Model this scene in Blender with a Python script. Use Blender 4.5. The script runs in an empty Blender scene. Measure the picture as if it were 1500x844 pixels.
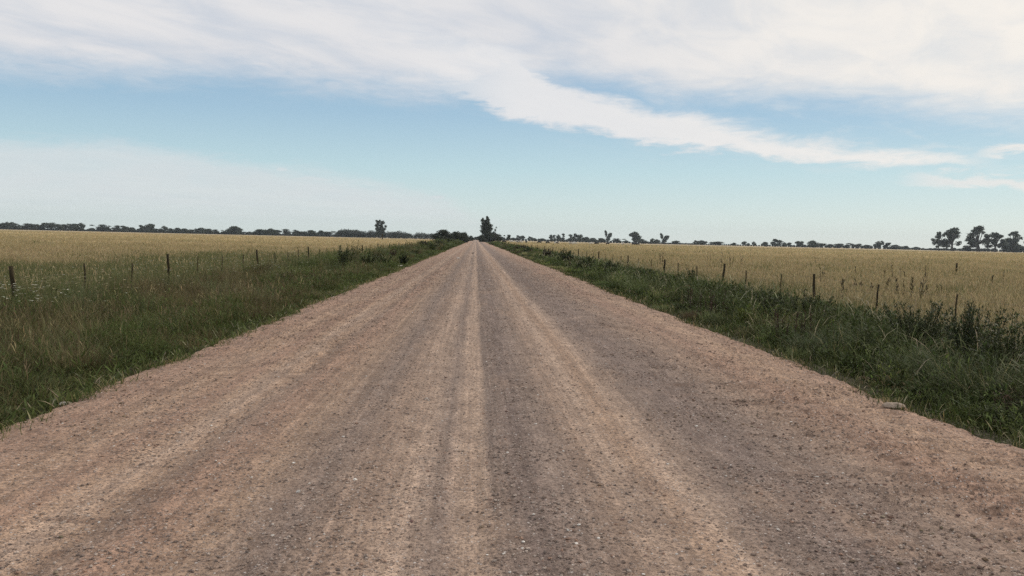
import bpy, math, random
import numpy as np
from mathutils import Matrix, Vector

R = math.radians
rng = np.random.default_rng(7)
random.seed(7)
scene = bpy.context.scene
COL = scene.collection

# ------------------------------------------------------------------ camera
H_CAM = 1.75
FPX, CX, CY = 1250.0, 750.0, 422.0          # photo pixels (1500 x 844)
VPX, VPY, SLOPE = 697.0, 349.6, 0.0227       # where the road vanishes, tilt of the horizon
_d = Vector(((VPX - CX) / FPX, -(VPY - CY) / FPX, -1)).normalized()
_h = Vector((1, -SLOPE, 0)).normalized()
_u = _h.cross(_d).normalized()
_x = _d.cross(_u).normalized()
M_CW = Matrix((_x, _d, _u))                  # camera axes -> world axes
cam_data = bpy.data.cameras.new('camera')
cam_data.lens = 36.0 * FPX / 1500.0
cam_data.sensor_width = 36.0
cam_data.clip_start = 0.1
cam_data.clip_end = 20000
cam = bpy.data.objects.new('camera', cam_data)
cam.matrix_world = Matrix.Translation((0, 0, H_CAM)) @ M_CW.to_4x4()
COL.objects.link(cam)
scene.camera = cam

SUN_AZ, SUN_EL = R(52), R(30)                # azimuth clockwise from the road's direction (+Y)
sun_data = bpy.data.lights.new('sun', 'SUN')
sun_data.energy = 2.0
sun_data.angle = R(6)
sun_data.color = (1.0, 0.93, 0.84)
sun = bpy.data.objects.new('sun', sun_data)
sdir = Vector((math.sin(SUN_AZ) * math.cos(SUN_EL), math.cos(SUN_AZ) * math.cos(SUN_EL), math.sin(SUN_EL)))
sun.rotation_euler = sdir.to_track_quat('Z', 'Y').to_euler()
COL.objects.link(sun)

scene.view_settings.view_transform = 'Standard'
scene.view_settings.look = 'None'
scene.view_settings.exposure = 0.0
scene.view_settings.gamma = 1.0
scene.view_settings.use_curve_mapping = False
try:
    scene.cycles.max_bounces = 6
    scene.cycles.transparent_max_bounces = 8
    scene.cycles.use_denoising = False
except Exception:
    pass


def ray(px, py):
    v = M_CW @ Vector(((px - CX) / FPX, -(py - CY) / FPX, -1))
    return v.normalized()


def project(x, y, z):
    v = M_CW.transposed() @ Vector((x, y, z - H_CAM))
    return CX + FPX * v.x / -v.z, CY - FPX * v.y / -v.z


def x_at(px, y, z=-0.3):
    """X of the point at distance y along the road that is seen in column px"""
    a, b = -5000.0, 5000.0
    for _ in range(60):
        m = (a + b) / 2
        v = M_CW.transposed() @ Vector((m, y, z - H_CAM))
        if v.z > -1e-3:
            c = 1e9 if m > 0 else -1e9
        else:
            c = CX + FPX * v.x / -v.z
        if c < px:
            a = m
        else:
            b = m
    return (a + b) / 2


# ------------------------------------------------------------------ node helpers
class NT:
    def __init__(self, tree):
        self.t = tree

    def n(self, typ, ins=None, **kw):
        nd = self.t.nodes.new(typ)
        for k, v in kw.items():
            setattr(nd, k, v)
        for k, v in (ins or {}).items():
            s = nd.inputs[k]
            if isinstance(v, bpy.types.NodeSocket):
                self.t.links.new(v, s)
            else:
                s.default_value = v
        return nd

    def math(self, op, a, b=0.0, c=0.0, clamp=False):
        nd = self.n('ShaderNodeMath', operation=op, use_clamp=clamp)
        for i, v in enumerate((a, b, c)):
            if isinstance(v, bpy.types.NodeSocket):
                self.t.links.new(v, nd.inputs[i])
            else:
                nd.inputs[i].default_value = v
        return nd.outputs[0]

    def mix(self, f, a, b, blend='MIX'):
        nd = self.n('ShaderNodeMix', data_type='RGBA', blend_type=blend)
        for i, v in ((0, f), (6, a), (7, b)):
            if isinstance(v, bpy.types.NodeSocket):
                self.t.links.new(v, nd.inputs[i])
            else:
                nd.inputs[i].default_value = v if i == 0 else (*v, 1.0)
        return nd.outputs[2]

    def smooth(self, v, lo, hi):
        nd = self.n('ShaderNodeMapRange', interpolation_type='SMOOTHSTEP')
        for i, s in enumerate((v, lo, hi, 0.0, 1.0)):
            if isinstance(s, bpy.types.NodeSocket):
                self.t.links.new(s, nd.inputs[i])
            else:
                nd.inputs[i].default_value = s
        return nd.outputs[0]

    def noise(self, vec, scale, detail=4, rough=0.55, dist=0.0):
        nd = self.n('ShaderNodeTexNoise', {'Vector': vec, 'Scale': scale, 'Detail': detail, 'Roughness': rough, 'Distortion': dist})
        return nd.outputs[0]

    def scaled(self, vec, s):
        nd = self.n('ShaderNodeVectorMath', {0: vec, 1: s}, operation='MULTIPLY')
        return nd.outputs[0]

    def ramp(self, f, stops, interp='LINEAR'):
        nd = self.n('ShaderNodeValToRGB', {'Fac': f})
        cr = nd.color_ramp
        cr.interpolation = interp
        while len(cr.elements) > 1:
            cr.elements.remove(cr.elements[-1])
        cr.elements[0].position = stops[0][0]
        cr.elements[0].color = (*stops[0][1], 1)
        for p, c in stops[1:]:
            e = cr.elements.new(p)
            e.color = (*c, 1)
        return nd.outputs[0]


# ------------------------------------------------------------------ sky
world = bpy.data.worlds.new('World')
scene.world = world
world.use_nodes = True
wt = world.node_tree
wt.nodes.clear()
w = NT(wt)
SKY_STRENGTH = 0.1
SK = 1.0 / SKY_STRENGTH
geo = w.n('ShaderNodeNewGeometry')
dirv = w.n('ShaderNodeVectorMath', {0: geo.outputs['Incoming'], 1: (-1, -1, -1)}, operation='MULTIPLY').outputs[0]
sep = w.n('ShaderNodeSeparateXYZ', {0: dirv})
dx, dy, dz = sep.outputs
az = w.math('ARCTAN2', dx, dy)
el = w.math('ARCSINE', dz)
sky = w.n('ShaderNodeTexSky')
sky.sky_type = 'NISHITA'
sky.sun_disc = False
sky.sun_elevation = SUN_EL
sky.sun_rotation = SUN_AZ
sky.air_density = 1.0
sky.dust_density = 0.6
sky.ozone_density = 1.5
# clear air: blue overhead, paling towards the horizon
grad = w.ramp(w.math('MULTIPLY', el, 1.0, clamp=True), [(0.0, (.690, .780, .770)), (0.03, (.640, .765, .770)), (0.08, (.510, .700, .760)), (0.14, (.370, .555, .705)), (0.24, (.235, .405, .615)), (0.6, (.12, .24, .46)), (1.0, (.08, .18, .38))])
grad = w.mix(1.0, grad, (SK, SK, SK), 'MULTIPLY')
skycol = w.mix(0.88, sky.outputs[0], grad)
# coordinates on a flat cloud deck
zz = w.math('MAXIMUM', w.math('ADD', dz, 0.06), 0.03)
cxv = w.n('ShaderNodeCombineXYZ', {0: w.math('DIVIDE', dx, zz), 1: w.math('DIVIDE', dy, zz), 2: 0.0}).outputs[0]
rot = w.n('ShaderNodeVectorRotate', {'Vector': cxv, 'Angle': R(35)}, rotation_type='Z_AXIS').outputs[0]
n_big = w.noise(w.scaled(rot, (1.15, 0.75, 1)), 1.0, 6, 0.55, 0.35)
n_mid = w.noise(w.scaled(rot, (3.6, 1.9, 1)), 1.0, 6, 0.58, 0.45)
n_fine = w.noise(w.scaled(rot, (14.0, 4.0, 1)), 1.0, 5, 0.6, 0.8)
ang = w.n('ShaderNodeCombineXYZ', {0: w.math('MULTIPLY', az, 9.0), 1: w.math('MULTIPLY', el, 34.0), 2: 1.7}).outputs[0]
n_ang = w.noise(ang, 1.0, 6, 0.6, 0.5)
ang2 = w.n('ShaderNodeCombineXYZ', {0: w.math('MULTIPLY', az, 30.0), 1: w.math('MULTIPLY', el, 120.0), 2: 5.1}).outputs[0]
n_ang2 = w.noise(ang2, 1.0, 5, 0.6, 0.7)


def azel(px, py):
    v = ray(px, py)
    return math.atan2(v.x, v.y), math.asin(v.z)


def curve_el(pts):
    """elevation of a cloud edge as a function of the azimuth"""
    t = w.math('MULTIPLY_ADD', az, 0.5, 0.5)
    fc = w.n('ShaderNodeFloatCurve', {'Value': t})
    c = fc.mapping.curves[0]
    ps = [(azel(*p)[0] * 0.5 + 0.5, azel(*p)[1] * 2.0 + 0.2) for p in pts]
    ps = [(0.0, ps[0][1])] + ps + [(1.0, ps[-1][1])]
    c.points[0].location = ps[0]
    c.points[1].location = ps[-1]
    for p in ps[1:-1]:
        c.points.new(*p)
    fc.mapping.update()
    return w.math('MULTIPLY_ADD', fc.outputs[0], 0.5, -0.1)


A_LO = curve_el([(0, 92), (160, 108), (370, 122), (520, 138), (640, 142), (760, 172), (850, 190), (960, 214), (1080, 222), (1250, 238), (1390, 243), (1500, 245)])
B_UP = curve_el([(0, -60), (700, 60), (800, 116), (900, 152), (1000, 170), (1100, 195), (1250, 214), (1390, 230), (1430, 244), (1500, 262)])
C_LO = curve_el([(0, 98), (160, 110), (370, 114), (520, 132), (640, 142), (760, 128), (830, 112), (900, 122), (1000, 138), (1200, 146), (1400, 162), (1500, 170)])
wob = w.math('ADD', w.math('MULTIPLY', w.math('SUBTRACT', n_ang, 0.5), 0.050), w.math('MULTIPLY', w.math('SUBTRACT', n_ang2, 0.5), 0.020))
elw = w.math('ADD', el, wob)
deck = w.smooth(w.math('SUBTRACT', elw, C_LO), -0.022, 0.030)
streak = w.math('MULTIPLY', w.smooth(w.math('SUBTRACT', elw, A_LO), -0.006, 0.008), w.smooth(w.math('SUBTRACT', B_UP, elw), -0.014, 0.010))
streak = w.math('MULTIPLY', streak, w.smooth(az, azel(480, 140)[0], azel(780, 140)[0]))
deck = w.math('MULTIPLY', deck, w.math('MULTIPLY_ADD', w.smooth(n_big, 0.15, 0.46), 0.25, 0.75))
deck = w.math('MULTIPLY', deck, w.math('MULTIPLY_ADD', w.smooth(n_mid, 0.25, 0.62), 0.2, 0.8))
mask = w.math('MAXIMUM', deck, w.math('MULTIPLY', streak, 0.95))
# faint veil below the edge, low bank on the left, small streaks on the right
veil = w.math('MULTIPLY', w.smooth(w.math('SUBTRACT', elw, A_LO), -0.03, 0.02), w.math('MULTIPLY', w.smooth(n_mid, 0.45, 0.75), 0.30))
mask = w.math('MAXIMUM', mask, veil)
L_UP = curve_el([(0, 205), (200, 212), (350, 240), (480, 256), (560, 275), (650, 290), (720, 330), (1500, 368)])
bank = w.math('MULTIPLY', w.smooth(w.math('SUBTRACT', L_UP, elw), -0.012, 0.02), w.smooth(el, 0.0, 0.045))
bank = w.math('MULTIPLY', bank, w.math('MULTIPLY_ADD', n_ang, 0.8, 0.35), clamp=True)
mask = w.math('MAXIMUM', mask, bank)
S_MID = curve_el([(0, 266), (1320, 267), (1420, 264), (1500, 266)])
gate = w.smooth(az, azel(1290, 267)[0], azel(1400, 267)[0])
s2 = w.math('MULTIPLY', w.smooth(w.math('ABSOLUTE', w.math('SUBTRACT', elw, S_MID)), 0.011, 0.001), gate)
mask = w.math('MAXIMUM', mask, w.math('MULTIPLY', s2, 0.8))
S_MID2 = curve_el([(0, 226), (1420, 232), (1500, 222)])
gate2 = w.smooth(az, azel(1400, 230)[0], azel(1480, 230)[0])
s3 = w.math('MULTIPLY', w.smooth(w.math('ABSOLUTE', w.math('SUBTRACT', elw, S_MID2)), 0.010, 0.001), gate2)
mask = w.math('MAXIMUM', mask, w.math('MULTIPLY', s3, 0.85))
# small bright puffs riding on the low bank
puffs = 0.0
for px_, py_, wa, we in ((413, 249, .0075, .0022), (372, 254, .018, .003), (640, 289, .010, .0022), (92, 262, .012, .005), (455, 262, .03, .003)):
    a0, e0 = azel(px_, py_)
    qa = w.math('DIVIDE', w.math('SUBTRACT', az, a0), wa)
    qe = w.math('DIVIDE', w.math('SUBTRACT', w.math('MULTIPLY_ADD', wob, .25, el), e0), we)
    q = w.smooth(w.math('ADD', w.math('MULTIPLY', qa, qa), w.math('MULTIPLY', qe, qe)), 1.6, 0.1)
    puffs = w.math('MAXIMUM', puffs, w.math('MULTIPLY', q, .6))
mask = w.math('MAXIMUM', mask, puffs)
# cloud brightness: thin bright edge, greyer body, warm glow round the hidden sun
sunv = w.n('ShaderNodeVectorMath', {0: dirv, 1: tuple(sdir)}, operation='DOT_PRODUCT').outputs['Value']
glow = w.smooth(sunv, 0.62, 1.0)
shade = w.math('ADD', w.math('MULTIPLY', n_big, 0.22), w.math('MULTIPLY', n_mid, 0.20))
cl = w.mix(w.smooth(shade, 0.13, 0.30), tuple(c * SK for c in (0.67, 0.69, 0.735)), tuple(c * SK for c in (0.80, 0.79, 0.795)))
cl = w.mix(w.math('MULTIPLY', streak, 0.6), cl, tuple(c * SK for c in (0.86, 0.85, 0.845)))
cl = w.mix(w.math('MULTIPLY', bank, 0.9), cl, tuple(c * SK for c in (0.69, 0.735, 0.745)))
cl = w.mix(w.math('MULTIPLY', glow, 0.7), cl, tuple(c * SK for c in (1.04, 0.97, 0.86)))
fin = w.mix(mask, skycol, cl)
bg = w.n('ShaderNodeBackground', {'Color': fin, 'Strength': SKY_STRENGTH})
wo = w.n('ShaderNodeOutputWorld', {'Surface': bg.outputs[0]})


# ------------------------------------------------------------------ numpy noise
def _hash(ix, iy, seed):
    h = (ix.astype(np.int64) * 374761393 + iy.astype(np.int64) * 668265263 + seed * 144269504) & 0x7FFFFFFF
    h = ((h ^ (h >> 13)) * 1274126177) & 0x7FFFFFFF
    h = h ^ (h >> 16)
    return (h & 0xFFFFFF) / float(0xFFFFFF)


def vnoise(x, y, seed=0):
    x = np.asarray(x, float); y = np.asarray(y, float)
    ix = np.floor(x); iy = np.floor(y)
    fx = x - ix; fy = y - iy
    fx = fx * fx * (3 - 2 * fx); fy = fy * fy * (3 - 2 * fy)
    a = _hash(ix, iy, seed); b = _hash(ix + 1, iy, seed)
    c = _hash(ix, iy + 1, seed); d = _hash(ix + 1, iy + 1, seed)
    return (a * (1 - fx) + b * fx) * (1 - fy) + (c * (1 - fx) + d * fx) * fy


def fbm(x, y, seed=0, oct=4):
    s = 0; a = 0.5; t = 0
    for i in range(oct):
        s = s + a * vnoise(x * 2 ** i, y * 2 ** i, seed + i * 17)
        t += a
        a *= 0.55
    return s / t


def sstep(x, a, b):
    t = np.clip((x - a) / (b - a), 0, 1)
    return t * t * (3 - 2 * t)


# ------------------------------------------------------------------ mesh helpers
class MB:
    """collects vertices, faces and vertex colours; build() links them as one mesh object"""
    def __init__(self):
        self.v, self.c, self.q, self.t, self.n = [], [], [], [], 0

    def add(self, v, quads=None, tris=None, col=(0.5, 0.5, 0.5)):
        v = np.asarray(v, float).reshape(-1, 3)
        c = np.asarray(col, float)
        if c.ndim == 1:
            c = np.tile(c, (len(v), 1))
        if quads is not None and len(quads):
            self.q.append(np.asarray(quads, np.int64).reshape(-1, 4) + self.n)
        if tris is not None and len(tris):
            self.t.append(np.asarray(tris, np.int64).reshape(-1, 3) + self.n)
        self.v.append(v); self.c.append(c); self.n += len(v)

    def mesh(self, name, mat, smooth=False):
        v = np.concatenate(self.v); c = np.concatenate(self.c)
        q = np.concatenate(self.q) if self.q else np.zeros((0, 4), np.int64)
        t = np.concatenate(self.t) if self.t else np.zeros((0, 3), np.int64)
        me = bpy.data.meshes.new(name)
        me.vertices.add(len(v))
        me.vertices.foreach_set('co', v.astype(np.float32).ravel())
        loops = np.concatenate([q.ravel(), t.ravel()]).astype(np.int32)
        me.loops.add(len(loops))
        me.loops.foreach_set('vertex_index', loops)
        tot = np.concatenate([np.full(len(q), 4), np.full(len(t), 3)]).astype(np.int32)
        st = np.concatenate([[0], np.cumsum(tot)[:-1]]).astype(np.int32)
        me.polygons.add(len(tot))
        me.polygons.foreach_set('loop_start', st)
        me.polygons.foreach_set('use_smooth', np.full(len(tot), smooth))
        me.update(calc_edges=True)
        a = me.color_attributes.new('tint', 'FLOAT_COLOR', 'POINT')
        a.data.foreach_set('color', np.concatenate([c, np.ones((len(c), 1))], 1).astype(np.float32).ravel())
        me.materials.append(mat)
        return me

    def build(self, name, mat, parent=None, smooth=False):
        o = bpy.data.objects.new(name, self.mesh(name, mat, smooth))
        COL.objects.link(o)
        if parent is not None:
            o.parent = parent
        return o


def tag(o, label=None, cat=None, group=None, kind=None):
    if label: o['label'] = label
    if cat: o['category'] = cat
    if group: o['group'] = group
    if kind: o['kind'] = kind
    return o


def empty(name, loc, label, cat, group=None, rz=0.0, scale=(1, 1, 1)):
    o = bpy.data.objects.new(name, None)
    o.empty_display_size = 0.3
    COL.objects.link(o)
    o.location = loc
    o.rotation_euler = (0, 0, rz)
    o.scale = scale
    return tag(o, label, cat, group)


def dup(root, loc, rz, scale, label, group=None):
    r = root.copy()
    COL.objects.link(r)
    r.location = loc; r.rotation_euler = (0, 0, rz); r.scale = scale
    r['label'] = label
    if group: r['group'] = group
    for ch in list(root.children):
        c = ch.copy(); COL.objects.link(c); c.parent = r
    return r


def tube(mb, pts, rad, col, sides=6, cap=True):
    pts = np.asarray(pts, float); n = len(pts)
    rad = np.broadcast_to(np.asarray(rad, float), (n,))
    V = []
    for i in range(n):
        d = pts[min(i + 1, n - 1)] - pts[max(i - 1, 0)]
        d = d / (np.linalg.norm(d) + 1e-9)
        a = np.array([1.0, 0, 0]) if abs(d[0]) < 0.8 else np.array([0, 1.0, 0])
        u = np.cross(d, a); u /= np.linalg.norm(u); vv = np.cross(d, u)
        for k in range(sides):
            t = 2 * math.pi * k / sides
            V.append(pts[i] + rad[i] * (math.cos(t) * u + math.sin(t) * vv))
    Q = [(i * sides + k, i * sides + (k + 1) % sides, (i + 1) * sides + (k + 1) % sides, (i + 1) * sides + k) for i in range(n - 1) for k in range(sides)]
    T = []
    if cap:
        V.append(pts[0]); V.append(pts[-1])
        b, e = len(V) - 2, len(V) - 1
        for k in range(sides):
            T.append((b, (k + 1) % sides, k)); T.append((e, (n - 1) * sides + k, (n - 1) * sides + (k + 1) % sides))
    mb.add(V, Q, T, col)


PROFILES = {'grass': (0.8, 1.0, 0.65, 0.06), 'leaf': (0.25, 1.0, 0.75, 0.05), 'stem': (1.0, 0.8, 0.6, 0.45), 'head': (0.3, 1.0, 0.85, 0.1)}


def blades(mb, p, L, wd, azi, th0, th1, c0, c1, prof='grass', wang=None):
    """N curved tapering strips. p base (N,3); L length; th0 lean at base, th1 added by the tip. returns tip points"""
    N = len(p)
    if N == 0:
        return np.zeros((0, 3))
    L = np.broadcast_to(np.asarray(L, float), (N,)); wd = np.broadcast_to(np.asarray(wd, float), (N,))
    th0 = np.broadcast_to(np.asarray(th0, float), (N,)); th1 = np.broadcast_to(np.asarray(th1, float), (N,))
    azi = np.broadcast_to(np.asarray(azi, float), (N,))
    if wang is None:
        wang = azi + math.pi / 2 + rng.uniform(-0.9, 0.9, N)
    pf = PROFILES[prof]
    V = np.zeros((N, 4, 2, 3)); C = np.zeros((N, 4, 2, 3))
    c0 = np.broadcast_to(np.asarray(c0, float), (N, 3)); c1 = np.broadcast_to(np.asarray(c1, float), (N, 3))
    pos = p.copy()
    wv = np.stack([np.cos(wang), np.sin(wang), np.zeros(N)], 1)
    hv = np.stack([np.cos(azi), np.sin(azi), np.zeros(N)], 1)
    for i in range(4):
        t = i / 3
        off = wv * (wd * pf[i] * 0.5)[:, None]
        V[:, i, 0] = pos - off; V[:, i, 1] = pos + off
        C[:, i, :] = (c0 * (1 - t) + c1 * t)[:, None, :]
        if i < 3:
            th = th0 + th1 * (t + 1 / 6)
            pos = pos + (L / 3)[:, None] * (hv * np.sin(th)[:, None] + np.array([0, 0, 1.0]) * np.cos(th)[:, None])
    base = np.arange(N)[:, None] * 8
    Q = np.concatenate([base + np.array([[i * 2, i * 2 + 1, i * 2 + 3, i * 2 + 2]]) for i in range(3)], 0)
    mb.add(V.reshape(-1, 3), Q, None, C.reshape(-1, 3))
    return pos


def jit(col, n, amt=0.25):
    """n colours round col, varied in brightness and a little in hue"""
    col = np.asarray(col, float)
    return col * rng.uniform(1 - amt, 1 + amt, (n, 1)) * rng.uniform(1 - amt * 0.3, 1 + amt * 0.3, (n, 3))


# ------------------------------------------------------------------ materials
def material(name):
    m = bpy.data.materials.new(name)
    m.use_nodes = True
    m.node_tree.nodes.clear()
    return m, NT(m.node_tree)


def plant_material(name, trans=0.30, rough=0.7, spec=0.08):
    m, t = material(name)
    at = t.n('ShaderNodeAttribute', attribute_name='tint')
    co = t.n('ShaderNodeTexCoord')
    nz = t.noise(co.outputs['Object'], 3.0, 3, 0.6)
    col = t.mix(1.0, at.outputs[0], t.ramp(nz, [(0.25, (0.8, 0.8, 0.8)), (0.75, (1.2, 1.2, 1.2))]), 'MULTIPLY')
    b = t.n('ShaderNodeBsdfPrincipled', {'Base Color': col, 'Roughness': rough, 'Specular IOR Level': spec})
    tr = t.n('ShaderNodeBsdfTranslucent', {'Color': col})
    mx = t.n('ShaderNodeMixShader', {0: trans, 1: b.outputs[0], 2: tr.outputs[0]})
    t.n('ShaderNodeOutputMaterial', {'Surface': mx.outputs[0]})
    return m


M_PLANT = plant_material('grass_blades')
M_LEAF = plant_material('leaves', 0.22, 0.6, 0.12)


def wood_material(name, c0, c1, sc=9.0):
    m, t = material(name)
    co = t.n('ShaderNodeTexCoord')
    v = t.scaled(co.outputs['Object'], (sc, sc, sc * 0.12))
    nz = t.noise(v, 2.0, 5, 0.65, 0.4)
    col = t.ramp(nz, [(0.3, c0), (0.7, c1)])
    bp = t.n('ShaderNodeBump', {'Height': nz, 'Strength': 0.6, 'Distance': 0.02})
    b = t.n('ShaderNodeBsdfPrincipled', {'Base Color': col, 'Roughness': 0.9, 'Specular IOR Level': 0.05, 'Normal': bp.outputs[0]})
    t.n('ShaderNodeOutputMaterial', {'Surface': b.outputs[0]})
    return m


M_POST = wood_material('weathered_wood', (0.026, 0.021, 0.012), (0.070, 0.056, 0.033))
M_BARK = wood_material('bark', (0.035, 0.031, 0.026), (0.10, 0.09, 0.075), 2.0)

m, t = material('wire')
b = t.n('ShaderNodeBsdfPrincipled', {'Base Color': t.ramp(t.noise(t.n('ShaderNodeTexCoord').outputs['Object'], 5.0), [(0.3, (0.10, 0.09, 0.08)), (0.7, (0.2, 0.19, 0.18))]), 'Roughness': 0.6, 'Metallic': 0.6})
t.n('ShaderNodeOutputMaterial', {'Surface': b.outputs[0]})
M_WIRE = m

m, t = material('stone')
at = t.n('ShaderNodeAttribute', attribute_name='tint')
nz = t.noise(t.n('ShaderNodeTexCoord').outputs['Object'], 60.0, 4, 0.6)
col = t.mix(1.0, at.outputs[0], t.ramp(nz, [(0.3, (0.8, 0.8, 0.8)), (0.7, (1.15, 1.15, 1.15))]), 'MULTIPLY')
b = t.n('ShaderNodeBsdfPrincipled', {'Base Color': col, 'Roughness': 0.9, 'Specular IOR Level': 0.1})
t.n('ShaderNodeOutputMaterial', {'Surface': b.outputs[0]})
M_STONE = m

m, t = material('cattle_hide')
at = t.n('ShaderNodeAttribute', attribute_name='tint')
b = t.n('ShaderNodeBsdfPrincipled', {'Base Color': at.outputs[0], 'Roughness': 0.7})
t.n('ShaderNodeOutputMaterial', {'Surface': b.outputs[0]})
M_HIDE = m


# ------------------------------------------------------------------ ground shape
def edge_l(y):
    y = np.asarray(y, float)
    return -4.30 + 0.30 * (fbm(y * 0.18, y * 0 + 3.1, 11, 3) - 0.5) + 0.22 * (fbm(y * 1.1, y * 0 + 9.7, 12, 3) - 0.5)


def edge_r(y):
    y = np.asarray(y, float)
    return 5.08 + 0.45 * (fbm(y * 0.15, y * 0 + 5.3, 21, 3) - 0.5) + 0.24 * (fbm(y * 1.0, y * 0 + 1.7, 22, 3) - 0.5)


FIELD_Z = -0.30


def off_z(d):
    """height of the ground d metres outside the edge of the road"""
    return np.interp(d, [-0.9, -0.35, 0.0, 0.35, 1.2, 2.6, 4.2, 6.0, 12, 1e5], [-0.6, -0.34, -0.15, -0.16, -0.36, -0.52, -0.40, FIELD_Z, FIELD_Z, FIELD_Z])


def ground_z(x, y):
    x = np.asarray(x, float); y = np.asarray(y, float)
    d = np.maximum(edge_l(y) - x, x - edge_r(y))
    return off_z(d) + 0.05 * (fbm(x * 0.6, y * 0.6, 31, 3) - 0.5)


def grid(mb, X, Y, Z):
    ny, nx = X.shape
    i = np.arange(ny * nx).reshape(ny, nx)
    Q = np.stack([i[:-1, :-1], i[:-1, 1:], i[1:, 1:], i[1:, :-1]], -1).reshape(-1, 4)
    mb.add(np.stack([X, Y, Z], -1).reshape(-1, 3), Q)


def ylines(start, stop, first, growth):
    ys = [start]; s = first
    while ys[-1] < stop:
        s = max(first, growth * max(ys[-1], 0.0))
        ys.append(ys[-1] + s)
    return np.array(ys)


offs = np.concatenate([np.linspace(-0.9, 3.0, 27), [3.6, 4.3, 5, 6, 7.5, 10, 14, 20, 30, 50, 90, 160, 300, 600, 1200, 2600]])
yl = np.concatenate([[-2600, -1000, -300, -60], ylines(-15, 2600, 0.25, 0.02)])
Yg = np.repeat(yl[:, None], len(offs) * 2, 1)
XL = edge_l(yl)[:, None] - offs[None, ::-1]
XR = edge_r(yl)[:, None] + offs[None, :]
Xg = np.concatenate([XL, XR], 1)
mb = MB()
grid(mb, Xg, Yg, ground_z(Xg, Yg))

m, t = material('field_soil')
co = t.n('ShaderNodeTexCoord').outputs['Object']
sp = t.n('ShaderNodeSeparateXYZ', {0: co})
n1 = t.noise(t.scaled(co, (0.012, 0.030, 1)), 1.0, 5, 0.6, 0.3)
n2 = t.noise(t.scaled(co, (0.15, 0.30, 1)), 1.0, 5, 0.65)
n3 = t.noise(co, 14.0, 5, 0.7)
straw = t.ramp(n1, [(0.30, (0.330, 0.275, 0.155)), (0.45, (0.45, 0.36, 0.21)), (0.58, (0.49, 0.375, 0.24)), (0.72, (0.39, 0.32, 0.18))])
straw = t.mix(w_ := t.math('MULTIPLY', t.smooth(n2, 0.48, 0.70), 0.55), straw, (0.27, 0.235, 0.115))
soil = t.ramp(n3, [(0.3, (0.045, 0.042, 0.025)), (0.6, (0.085, 0.075, 0.045)), (0.8, (0.13, 0.105, 0.065))])
vx = t.math('ABSOLUTE', t.math('SUBTRACT', sp.outputs[0], 0.4))
verge = t.smooth(t.math('ADD', vx, t.math('MULTIPLY', t.math('SUBTRACT', n2, 0.5), 5.0)), 12.5, 9.0)
green = t.mix(t.smooth(n2, 0.35, 0.65), (0.085, 0.088, 0.036), (0.15, 0.135, 0.06))
far = t.smooth(sp.outputs[1], 40.0, 120.0)
vcol = t.mix(far, soil, green)
col = t.mix(verge, straw, vcol)
bp = t.n('ShaderNodeBump', {'Height': t.math('ADD', n3, n2), 'Strength': 0.8, 'Distance': 0.08})
b = t.n('ShaderNodeBsdfPrincipled', {'Base Color': col, 'Roughness': 0.95, 'Specular IOR Level': 0.1, 'Normal': bp.outputs[0]})
t.n('ShaderNodeOutputMaterial', {'Surface': b.outputs[0]})
tag(mb.build('ground', m, smooth=True), 'flat pasture ground either side of the gravel road', kind='structure')

# ------------------------------------------------------------------ road
# lateral bands: x, looseness of the gravel (0 packed, 1 loose)
BANDS = [(-4.4, .25), (-3.4, .35), (-2.9, .75), (-2.3, .45), (-1.9, .8), (-1.5, .3), (-1.35, .15), (-1.1, .65), (-0.75, .6), (-0.45, .3), (-0.2, .45), (-0.05, .1), (0.1, .1), (0.2, .95), (0.5, 1.0), (0.72, .6), (0.95, .35), (1.15, .12), (1.38, .2), (1.55, .12), (1.75, .6), (2.0, .95), (2.6, 1.0), (3.1, .6), (3.7, .7), (4.3, .35), (5.1, .2)]


def loose(x, y):
    xw = x + 0.20 * (fbm(x * 0.8, y * 0.10, 41, 3) - 0.5) + 0.10 * (fbm(x * 3, y * 0.5, 42, 3) - 0.5)
    return np.clip(np.interp(xw, [b[0] for b in BANDS], [b[1] for b in BANDS]) + 0.5 * (fbm(x * 1.1, y * 0.35, 43, 4) - 0.5), 0, 1)


def road_z(x, y):
    el_, er_ = edge_l(y), edge_r(y)
    d = np.maximum(el_ - x, x - er_)
    crown = -0.10 * np.abs((x - 0.35) / 4.7) ** 1.8
    lo = loose(x, y)
    near = 1.0 / (1.0 + (np.maximum(y, 0) / 34.0) ** 2)
    z = crown + 0.030 * (lo - 0.5) + 0.030 * (fbm(x * 1.4, y * 0.16, 44, 3) - 0.5)
    side = sstep(np.abs(x - 0.3), 1.6, 2.6)
    wash = fbm(x * 2.2 + 2 * fbm(x * .5, y * .5, 48, 2), y * 8.5, 45, 4)
    z = z + near * side * 0.055 * (sstep(wash, 0.45, 0.70) - 0.4) * sstep(fbm(x * 0.5, y * 0.25, 47, 3), 0.35, 0.6)
    z = z + near * (0.005 + 0.024 * lo) * (fbm(x * 9, y * 9, 46, 4) - 0.5) * 1.5
    rim = sstep(d, -0.55, -0.15) * (1 - sstep(d, -0.1, 0.12))
    z = z + 0.028 * rim * fbm(x * 2, y * 1.3, 49, 3)
    z = z - 0.36 * np.maximum(d - 0.02, 0) - 0.06 * sstep(d, -0.15, 0.15) * fbm(x * 4, y * 3, 50, 3)
    return z


ys = np.concatenate([np.arange(-9, 2.8, 0.2), ylines(2.8, 1400, 0.018, 0.0058)])
xs = np.linspace(-0.5, 0.5, 340)
el_ = edge_l(ys)[:, None] - 0.42
er_ = edge_r(ys)[:, None] + 0.42
Xr = el_ + (er_ - el_) * (xs[None, :] + 0.5)
Yr = np.repeat(ys[:, None], len(xs), 1)
mb = MB()
grid(mb, Xr, Yr, road_z(Xr, Yr))

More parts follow.
